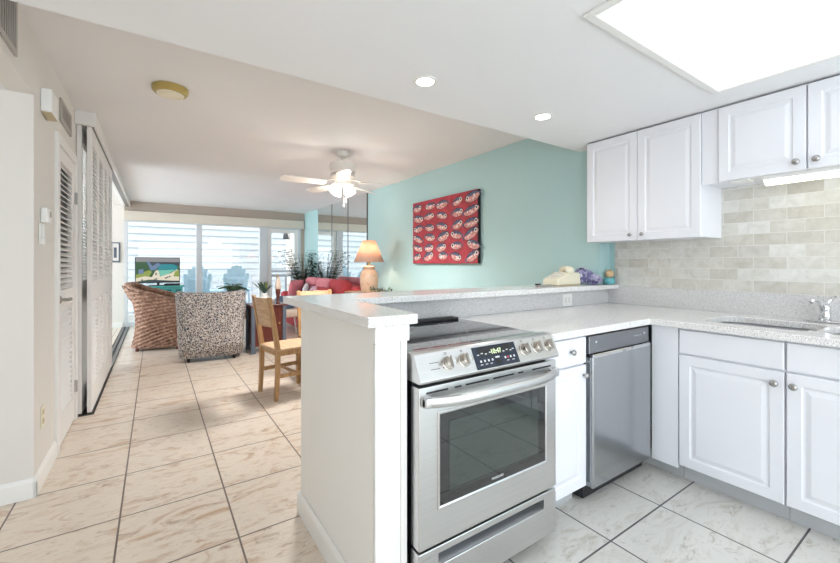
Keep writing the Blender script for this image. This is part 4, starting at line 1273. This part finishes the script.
# ------------------------------------------------------------------ wicker armchair
t = thing('wicker_armchair', 'brown woven wicker armchair with rolled arms beside the louvered doors', 'armchair', (-0.27, 7.12, 0), -1.72)
base = resample(uprofile(0.64, 0.62, 0.24), 56)
NS = len(base)
m = MB()
rows = 30
def wtop(s_): return 0.93 - 0.24 * max(0, (s_ - 0.25) / 0.75) ** 0.8
def wick(inner):
    def fn(u_, v_):
        k_ = min(NS - 1, int(round(u_ * (NS - 1)))); p = base[k_]
        s_ = abs(2 * u_ - 1); top = wtop(s_)
        out = p - Vector((0, 0.34, 0)); out.z = 0
        if s_ > .5: out = Vector((1 if p.x > 0 else -1, 0, 0))
        out.normalize()
        z = 0.04 + (top - 0.04) * v_
        waist = -0.05 * math.sin(PI * min(1, v_ * 1.25)) + 0.11 * max(0, v_ - 0.72) / 0.28
        j = int(round(v_ * rows))
        wv = 0.007 * (1 if (k_ // 2 + j) % 2 else -1)
        if inner: return p + out * (waist - 0.05 - wv) + Z3 * z
        return p + out * (waist + wv) + Z3 * z
    return fn
m.grid(wick(False), NS - 1, rows); m.grid(wick(True), NS - 1, rows)
m.build('woven_shell', 'wicker', t, False, local=True)
m = MB(); pts = []
for k_, p in enumerate(base):
    s_ = abs(2 * k_ / (NS - 1) - 1); out = p - Vector((0, 0.34, 0)); out.z = 0
    if s_ > .5: out = Vector((1 if p.x > 0 else -1, 0, 0))
    out.normalize(); pts.append(p + out * 0.05 + Z3 * wtop(s_))
m.tube(pts, [0.042 + 0.004 * (i % 2) for i in range(len(pts))], 10); m.build('rolled_rim', 'wicker', t, True, local=True)
m = MB()
for sx in (-1, 1): m.tube([(sx * 0.34, 0.62, 0.70), (sx * 0.31, 0.64, 0.55), (sx * 0.29, 0.63, 0.3), (sx * 0.31, 0.62, 0.05)], 0.04, 10)
m.build('front_posts', 'wicker', t, True, local=True)
MB().box(-0.20, 0.20, 0.16, 0.58, 0.30, 0.36, 0.01).build('seat', 'wicker', t, local=True)
MB().box(-0.20, 0.20, 0.16, 0.60, 0.36, 0.46, 0.04, seg=3).build('seat_cushion', 'cream', t, True, local=True)
for x, y in ((-0.26, 0.10), (0.26, 0.10), (-0.30, 0.60), (0.30, 0.60)): MB().lathe([(0.022, 0), (0.026, 0.06)], (x, y, 0), 10).build('foot', 'cherry', t, True, local=True)

# ------------------------------------------------------------------ tv and console
t = thing('tv_console', 'low teal console cabinet with square panel doors in front of the window', 'console', (0.14, 8.95, 0))
MB().box(-0.16, 0.44, 8.78, 9.15, 0.06, 0.80, 0.004).build('cabinet_body', 'teal', t)
MB().box(-0.20, 0.47, 8.74, 9.17, 0.80, 0.83, 0.005).build('top', 'teal', t)
for i in range(4):
    x0 = -0.15 + i * 0.1475
    m = MB(); frame_rect(m, x0 + .004, x0 + 0.144, 0.44, 0.785, 8.764, 8.78, 0.028, 0.002); d_ = m.build('door', 'teal', t)
    MB().box(x0 + 0.03, x0 + 0.118, 8.772, 8.7795, 0.48, 0.76).build('door_pane', 'tealdark', d_)
for i in range(2):
    x0 = -0.15 + i * 0.295
    m = MB(); fy(m, 8.764, x0 + .004, x0 + 0.29, 0.10, 0.43, FLAT, -0.015); d_ = m.build('drawer', 'teal', t); knob((x0 + 0.147, 8.764, 0.27), d_, (0, -1, 0), 'nickel', 0.012)
for x in (-0.12, 0.40):
    for y in (8.82, 9.11): MB().box(x - 0.025, x + 0.025, y - 0.025, y + 0.025, 0, 0.06).build('foot', 'teal', t)
t = thing('television', 'flat television showing a beach scene on the teal console', 'television', (0.05, 8.88, 0.83))
MB().box(-0.305, 0.400, 8.87, 8.905, 0.885, 1.365, 0.006).build('housing', 'black', t)
TVM = {'tv_sky': (150, 150, 152), 'tv_green': (44, 92, 52), 'tv_dark': (52, 66, 74), 'tv_sea': (30, 146, 156), 'tv_shallow': (122, 208, 184), 'tv_sand': (242, 232, 208), 'tv_roof': (112, 138, 176), 'tv_lime': (150, 168, 74)}
mats = []
for k2, c2 in TVM.items(): M[k2] = emis(k2, c2, 0.42); M[k2].node_tree.nodes['Principled BSDF'].inputs['Base Color'].default_value = (0.02, 0.02, 0.02, 1); mats.append(k2)
m = MB()
def TV(a, b, h): return Vector((-0.293 + a * 0.681, 8.8695 - h, 0.905 + b * 0.448))
def tvp(pts, mi, h): m.poly([TV(a, b, h) for a, b in pts], mi)
tvp([(0, 0), (1, 0), (1, 1), (0, 1)], 1, 0.0005)
tvp([(0, .84), (1, .82), (1, 1), (0, 1)], 0, 0.001)
tvp([(.3, .70), (1, .66), (1, .84), (.3, .84)], 2, 0.001)
tvp([(.46, .38), (.56, .24), (.78, .38), (.96, .52), (.95, .66), (.86, .74), (.55, .74)], 3, 0.0014)
tvp([(.50, .48), (.56, .22), (.72, .30), (.84, .44), (.9, .5)], 4, 0.0018)
tvp([(0, .02), (.3, .10), (1, .02), (1, .40), (.95, .52), (.8, .36), (.55, .22), (.50, .50), (.44, .46), (.36, .2), (.2, .24), (0, .16)], 5, 0.0022)
tvp([(.86, .22), (1, .2), (1, .5), (.9, .44)], 7, 0.0026)
tvp([(0, .16), (.3, .22), (.36, .42), (.3, .5), (0, .3)], 7, 0.0020)
tvp([(.24, .86), (.29, .86), (.42, .52), (.34, .46)], 6, 0.0026)
tvp([(.33, .62), (.5, .80), (.56, .72), (.44, .5), (.36, .5)], 6, 0.0024)
tvp([(.06, .34), (.17, .34), (.17, .54), (.06, .52)], 6, 0.003)
tvp([(.44, .28), (.47, .28), (.47, .38), (.44, .38)], 2, 0.0030)
for a_, b_ in ((.4, .06), (.44, .1), (.12, .06), (.66, .13), (.7, .16), (.75, .19)): tvp([(a_, b_), (a_ + .04, b_), (a_ + .04, b_ + .05), (a_, b_ + .05)], 2, 0.003)
tvp([(0, 0), (1, 0), (1, .03), (.6, .05), (.4, .10), (.3, .03), (0, .03)], 2, 0.0032)
m.build('screen', mats, t)
MB().box(-0.10, 0.20, 8.83, 8.94, 0.8305, 0.845, 0.004).box(0.03, 0.07, 8.876, 8.90, 0.84, 0.89).build('stand', 'black', t)
tag(MB().box(0.14, 0.40, 8.775, 8.815, 0.8305, 0.872, 0.006).build('soundbar', 'black'), 'short black soundbar in front of the television', 'soundbar')

# ------------------------------------------------------------------ coffee table, fern
t = thing('coffee_table', 'brown wooden coffee table right of the spotted armchair', 'table', (1.45, 7.5, 0))
MB().box(1.10, 1.82, 7.15, 7.85, 0.40, 0.45, 0.006).build('tabletop', 'tablewood', t)
MB().box(1.15, 1.77, 7.20, 7.80, 0.31, 0.40).build('apron', 'tablewood', t)
for x in (1.17, 1.75):
    for y in (7.22, 7.78): MB().box(x - 0.03, x + 0.03, y - 0.03, y + 0.03, 0, 0.31, 0.003).build('leg', 'tablewood', t)
t = thing('book', 'thick dark covered book lying on the coffee table', 'book', (1.35, 7.45, 0.45))
MB().box(1.27, 1.43, 7.36, 7.56, 0.4505, 0.456, 0.001).box(1.27, 1.43, 7.36, 7.56, 0.481, 0.487, 0.001).build('cover', 'bookdark', t)
MB().box(1.275, 1.428, 7.365, 7.555, 0.456, 0.481).build('pages', 'paper', t)
t = thing('plant_stand', 'small round dark plant stand under the potted fern', 'side table', (1.10, 7.60 - 0.75, 0))
px, py = 1.03, 6.86
t.location = (px, py, 0)
MB().lathe([(0.15, 0.62), (0.155, 0.63), (0.15, 0.645)], (px, py, 0), 24).build('top', 'cherry', t, 'auto')
MB().lathe([(0.12, 0.0), (0.11, 0.02), (0.025, 0.05), (0.022, 0.55), (0.05, 0.62)], (px, py, 0), 16).build('pedestal', 'cherry', t, 'auto')
def fern(loc, label, n, L_, wd, hpot, rpot, potmat, leafmat, up=0.9, droop=0.6, seed=1, name='potted_fern'):
    rn = random.Random(seed)
    t = thing(name, label, 'plant', loc)
    c = Vector(loc)
    MB().lathe([(rpot * .7, 0.001), (rpot * .78, 0.02), (rpot, hpot * .9), (rpot * 1.06, hpot), (rpot * .9, hpot), (rpot * .85, hpot * .9)], c, 18).build('pot', potmat, t, 'auto')
    m = MB(); ms_ = MB()
    for i in range(n):
        a = rn.uniform(0, 2 * PI); e = rn.uniform(up * .5, up * 1.9)
        d = Vector((math.cos(a), math.sin(a), e)).normalized()
        l = L_ * rn.uniform(.7, 1.1); dr = droop * l * rn.uniform(.5, 1.1)
        base = c + Vector((0, 0, hpot * .9))
        side = d.cross(Z3).normalized()
        pts = [base + d * l * f - Z3 * dr * f * f for f in [j / 8 for j in range(9)]]
        ms_.tube(pts, 0.003, 4)
        for j in range(2, 9):
            for s_ in (-1, 1):
                dd = (side * s_ + d * 0.7 - Z3 * 0.15)
                leaf(m, pts[j], dd, wd * (1.15 - j / 12), wd * .16, 0.03, 0, 3)
    m.build('fronds', leafmat, t); ms_.build('stems', 'stem', t)
    return t
fern((px, py, 0.6455), 'green potted fern in a dark pot behind the spotted armchair', 34, 0.26, 0.07, 0.20, 0.085, 'darkpot', 'leaf2', 0.9, 0.7, 4)

# ------------------------------------------------------------------ sofa and cushions
t = thing('sofa', 'coral red sofa along the mirrored wall', 'sofa', (2.58, 7.2, 0))
SY0, SY1 = 5.95, 8.36
MB().box(2.16, 2.98, SY0, SY1, 0.07, 0.30, 0.02).build('sofa_base', 'sofa', t, 'auto')
MB().box(2.74, 3.0, SY0 + .01, SY1 - .01, 0.30, 0.86, 0.06, seg=4).build('sofa_back', 'sofa', t, True)
for a, b in ((SY0, SY0 + 0.2), (SY1 - 0.2, SY1)): MB().box(2.15, 2.95, a, b, 0.2, 0.68, 0.06, seg=4).build('armrest', 'sofa', t, True)
for i in range(3):
    a = SY0 + 0.205 + i * 0.667
    MB().box(2.14, 2.74, a, a + 0.66, 0.30, 0.47, 0.045, seg=4).build('seat_cushion', 'sofa', t, True)
for i in range(3):
    a = SY0 + 0.205 + i * 0.667
    MB().box(2.58, 2.80, a, a + 0.655, 0.46, 0.97, 0.09, seg=5).build('back_cushion', 'pink' if i > 0 else 'sofa', t, True)
for x in (2.22, 2.92):
    for y in (SY0 + 0.06, SY1 - 0.06): MB().lathe([(0.022, 0), (0.03, 0.07)], (x, y, 0), 10).build('foot', 'feet', t)
def pillow(name, label, loc, w_, h_, th, mtl, rz=0, tilt=0.25, cat='cushion'):
    m = MB()
    def sd(sg):
        def fn(u_, v_):
            a, b = 2 * u_ - 1, 2 * v_ - 1
            ed = (1 - a ** 4) * (1 - b ** 4)
            pin = 1 - 0.06 * (1 - abs(a)) * 0 + 0.0
            return Vector((sg * th * .5 * max(0, ed) ** .6, a * w_ / 2 * (1 - .06 * (1 - b * b)) , (b + 1) / 2 * h_ ))
        return fn
    m.grid(sd(1), 12, 12); m.grid(sd(-1), 12, 12)
    bmesh.ops.remove_doubles(m.b, verts=list(m.b.verts), dist=1e-4)
    bmesh.ops.recalc_face_normals(m.b, faces=list(m.b.faces))
    R = Matrix.Rotation(rz, 4, 'Z') @ Matrix.Rotation(tilt, 4, 'Y')
    m.xf(R)
    o = m.build(name, mtl, None, True)
    o.location = loc
    return tag(o, label, cat)
pillow('throw_pillow', 'coral pink throw pillow leaning at the far arm of the sofa', (2.33, 8.02, 0.475), 0.45, 0.45, 0.14, 'pink', -0.9, 0.2)
pillow('throw_pillow', 'pale grey throw pillow in front of the pink one on the sofa', (2.40, 7.72, 0.475), 0.40, 0.40, 0.12, 'greypillow', -0.3, 0.28)
pillow('throw_pillow', 'mauve patterned throw pillow beside the pale grey one', (2.44, 7.33, 0.475), 0.38, 0.36, 0.12, 'mauve', 0, 0.3)
pillow('bolster_pillow', 'long coral red bolster in the middle of the sofa', (2.42, 6.80, 0.475), 0.62, 0.36, 0.15, 'sofa', 0, 0.25)
pillow('lumbar_pillow', 'cream lumbar pillow at the near end of the sofa', (2.26, 6.50, 0.49), 0.56, 0.31, 0.13, 'cream', 0.05, 0.3)

# palm beside sofa
rn = random.Random(21)
PX, PY = 2.78, 8.80
t = thing('potted_palm', 'tall dark green potted palm in the corner beside the mirror', 'plant', (PX, PY, 0))
MB().lathe([(0.13, 0.001), (0.15, 0.02), (0.18, 0.30), (0.185, 0.34), (0.16, 0.34), (0.15, 0.30)], (PX, PY, 0), 20).build('pot', 'basket', t, 'auto')
m = MB(); ms_ = MB()
for i in range(42):
    a = rn.uniform(0, 2 * PI); e = rn.uniform(2.8, 10)
    d = Vector((math.cos(a), math.sin(a), e)).normalized()
    l = rn.uniform(0.8, 1.36); dr = rn.uniform(0.02, 0.14) * l
    b = Vector((PX, PY, 0.31))
    out = Vector((math.cos(a), math.sin(a), 0))
    pts = []
    for j in range(13):
        f = j / 12
        p = b + d * l * f + out * 0.16 * f ** 3 - Z3 * dr * f * f
        p.x = min(p.x, TX - 0.06); p.y = min(p.y, FY - 0.16)
        pts.append(p)
    ms_.tube(pts, [0.007 - 0.0004 * j for j in range(13)], 5)
    side = d.cross(Z3).normalized()
    for j in range(4, 13):
        for s_ in (-1, 1):
            L_ = 0.21 * (1.12 - (j - 4) / 13)
            dd = side * s_ + d * 0.5 - Z3 * 0.15
            tip = pts[j] + dd.normalized() * L_
            if tip.x > TX - 0.03 or tip.y > FY - 0.1: L_ *= 0.3
            leaf(m, pts[j], dd, L_, 0.036, 0.05, 0, 4)
m.build('fronds', 'leaf', t); ms_.build('stems', 'stem', t)

# ------------------------------------------------------------------ sideboard, lamp, greenery
t = thing('sideboard', 'weathered wood sideboard behind the bar under the painting', 'sideboard', (2.76, 4.95, 0))
MB().box(2.48, 3.03, 4.30, 5.70, 0.10, 0.785).build('cabinet_body', 'tablewood', t)
MB().box(2.45, 3.045, 4.27, 5.73, 0.785, 0.815, 0.005).build('top', 'tablewood', t)
for i in range(3):
    m = MB(); fx(m, 2.465, 4.31 + i * 0.46, 4.76 + i * 0.46, 0.12, 0.77, RP, -0.015); d_ = m.build('door', 'tablewood', t); knob((2.465, 4.36 + i * .46, 0.5), d_, (-1, 0, 0))
for x in (2.51, 3.0):
    for y in (4.33, 5.67): MB().box(x - 0.03, x + 0.03, y - 0.03, y + 0.03, 0, 0.10).build('foot', 'tablewood', t)
LPX, LPY, LZ = 2.66, 5.30, 0.8505 - 0.035
t = thing('table_lamp', 'lit table lamp with pale ceramic jar base and tapered peach shade', 'lamp', (LPX, LPY, LZ))
MB().lathe([(0.098, 0), (0.114, 0.01), (0.122, 0.04), (0.130, 0.095), (0.138, 0.185), (0.134, 0.27), (0.105, 0.32), (0.082, 0.34), (0.088, 0.37), (0.098, 0.38), (0.09, 0.387), (0.05, 0.397), (0.02, 0.41)], (LPX, LPY, LZ), 32).build('base', 'lampbase', t, 'auto')
MB().lathe([(0.012, 0.405), (0.012, 0.455), (0.018, 0.46), (0.018, 0.495)], (LPX, LPY, LZ), 12).build('socket', 'brass', t)
m = MB(); m.lathe([(0.225, 0.455), (0.095, 0.775)], (LPX, LPY, LZ), 40, cap0=False, cap1=False); m.build('shade', 'shade', t, True, solid=0.002)
MB().lathe([(0.004, 0.495), (0.02, 0.515), (0.03, 0.555), (0.02, 0.585), (0.004, 0.595)], (LPX, LPY, LZ), 12).build('bulb', 'bulb', t, True)
m = MB()
for a in range(3): m.tube([(LPX, LPY, LZ + 0.77), (LPX + 0.094 * math.cos(a * 2.1), LPY + 0.094 * math.sin(a * 2.1), LZ + 0.77)], 0.002, 4)
m.build('shade_spider', 'brass', t)
lamp('lamp_glow', 'POINT', (0, 0, 0.65), LAMP_W, (1, 0.84, 0.70), 0.03, None, t)
rn = random.Random(8)
t = thing('greenery_garland', 'low garland of greenery lying on the sideboard beside the lamp', 'plant', (2.70, 4.95, 0.8155))
m = MB()
for i in range(90):
    y = rn.uniform(4.55, 5.10); x = 2.58 + rn.uniform(-.05, .06)
    leaf(m, (x, y, 0.885 - rn.uniform(0, .02)), (rn.uniform(-1, 1), rn.uniform(-1, 1), rn.uniform(0.1, .6)), rn.uniform(0.06, .11), 0.014, 0.03, rn.choice([0, 0, 1, 2]), 3)
m.build('leaves', ['leaf', 'bluegrey', 'leafy'], t)
m = MB(); m.tube([(2.58, 4.5, 0.826), (2.6, 4.7, 0.84), (2.57, 4.9, 0.84), (2.6, 5.12, 0.826)], 0.006, 6); m.build('stem', 'stem', t)
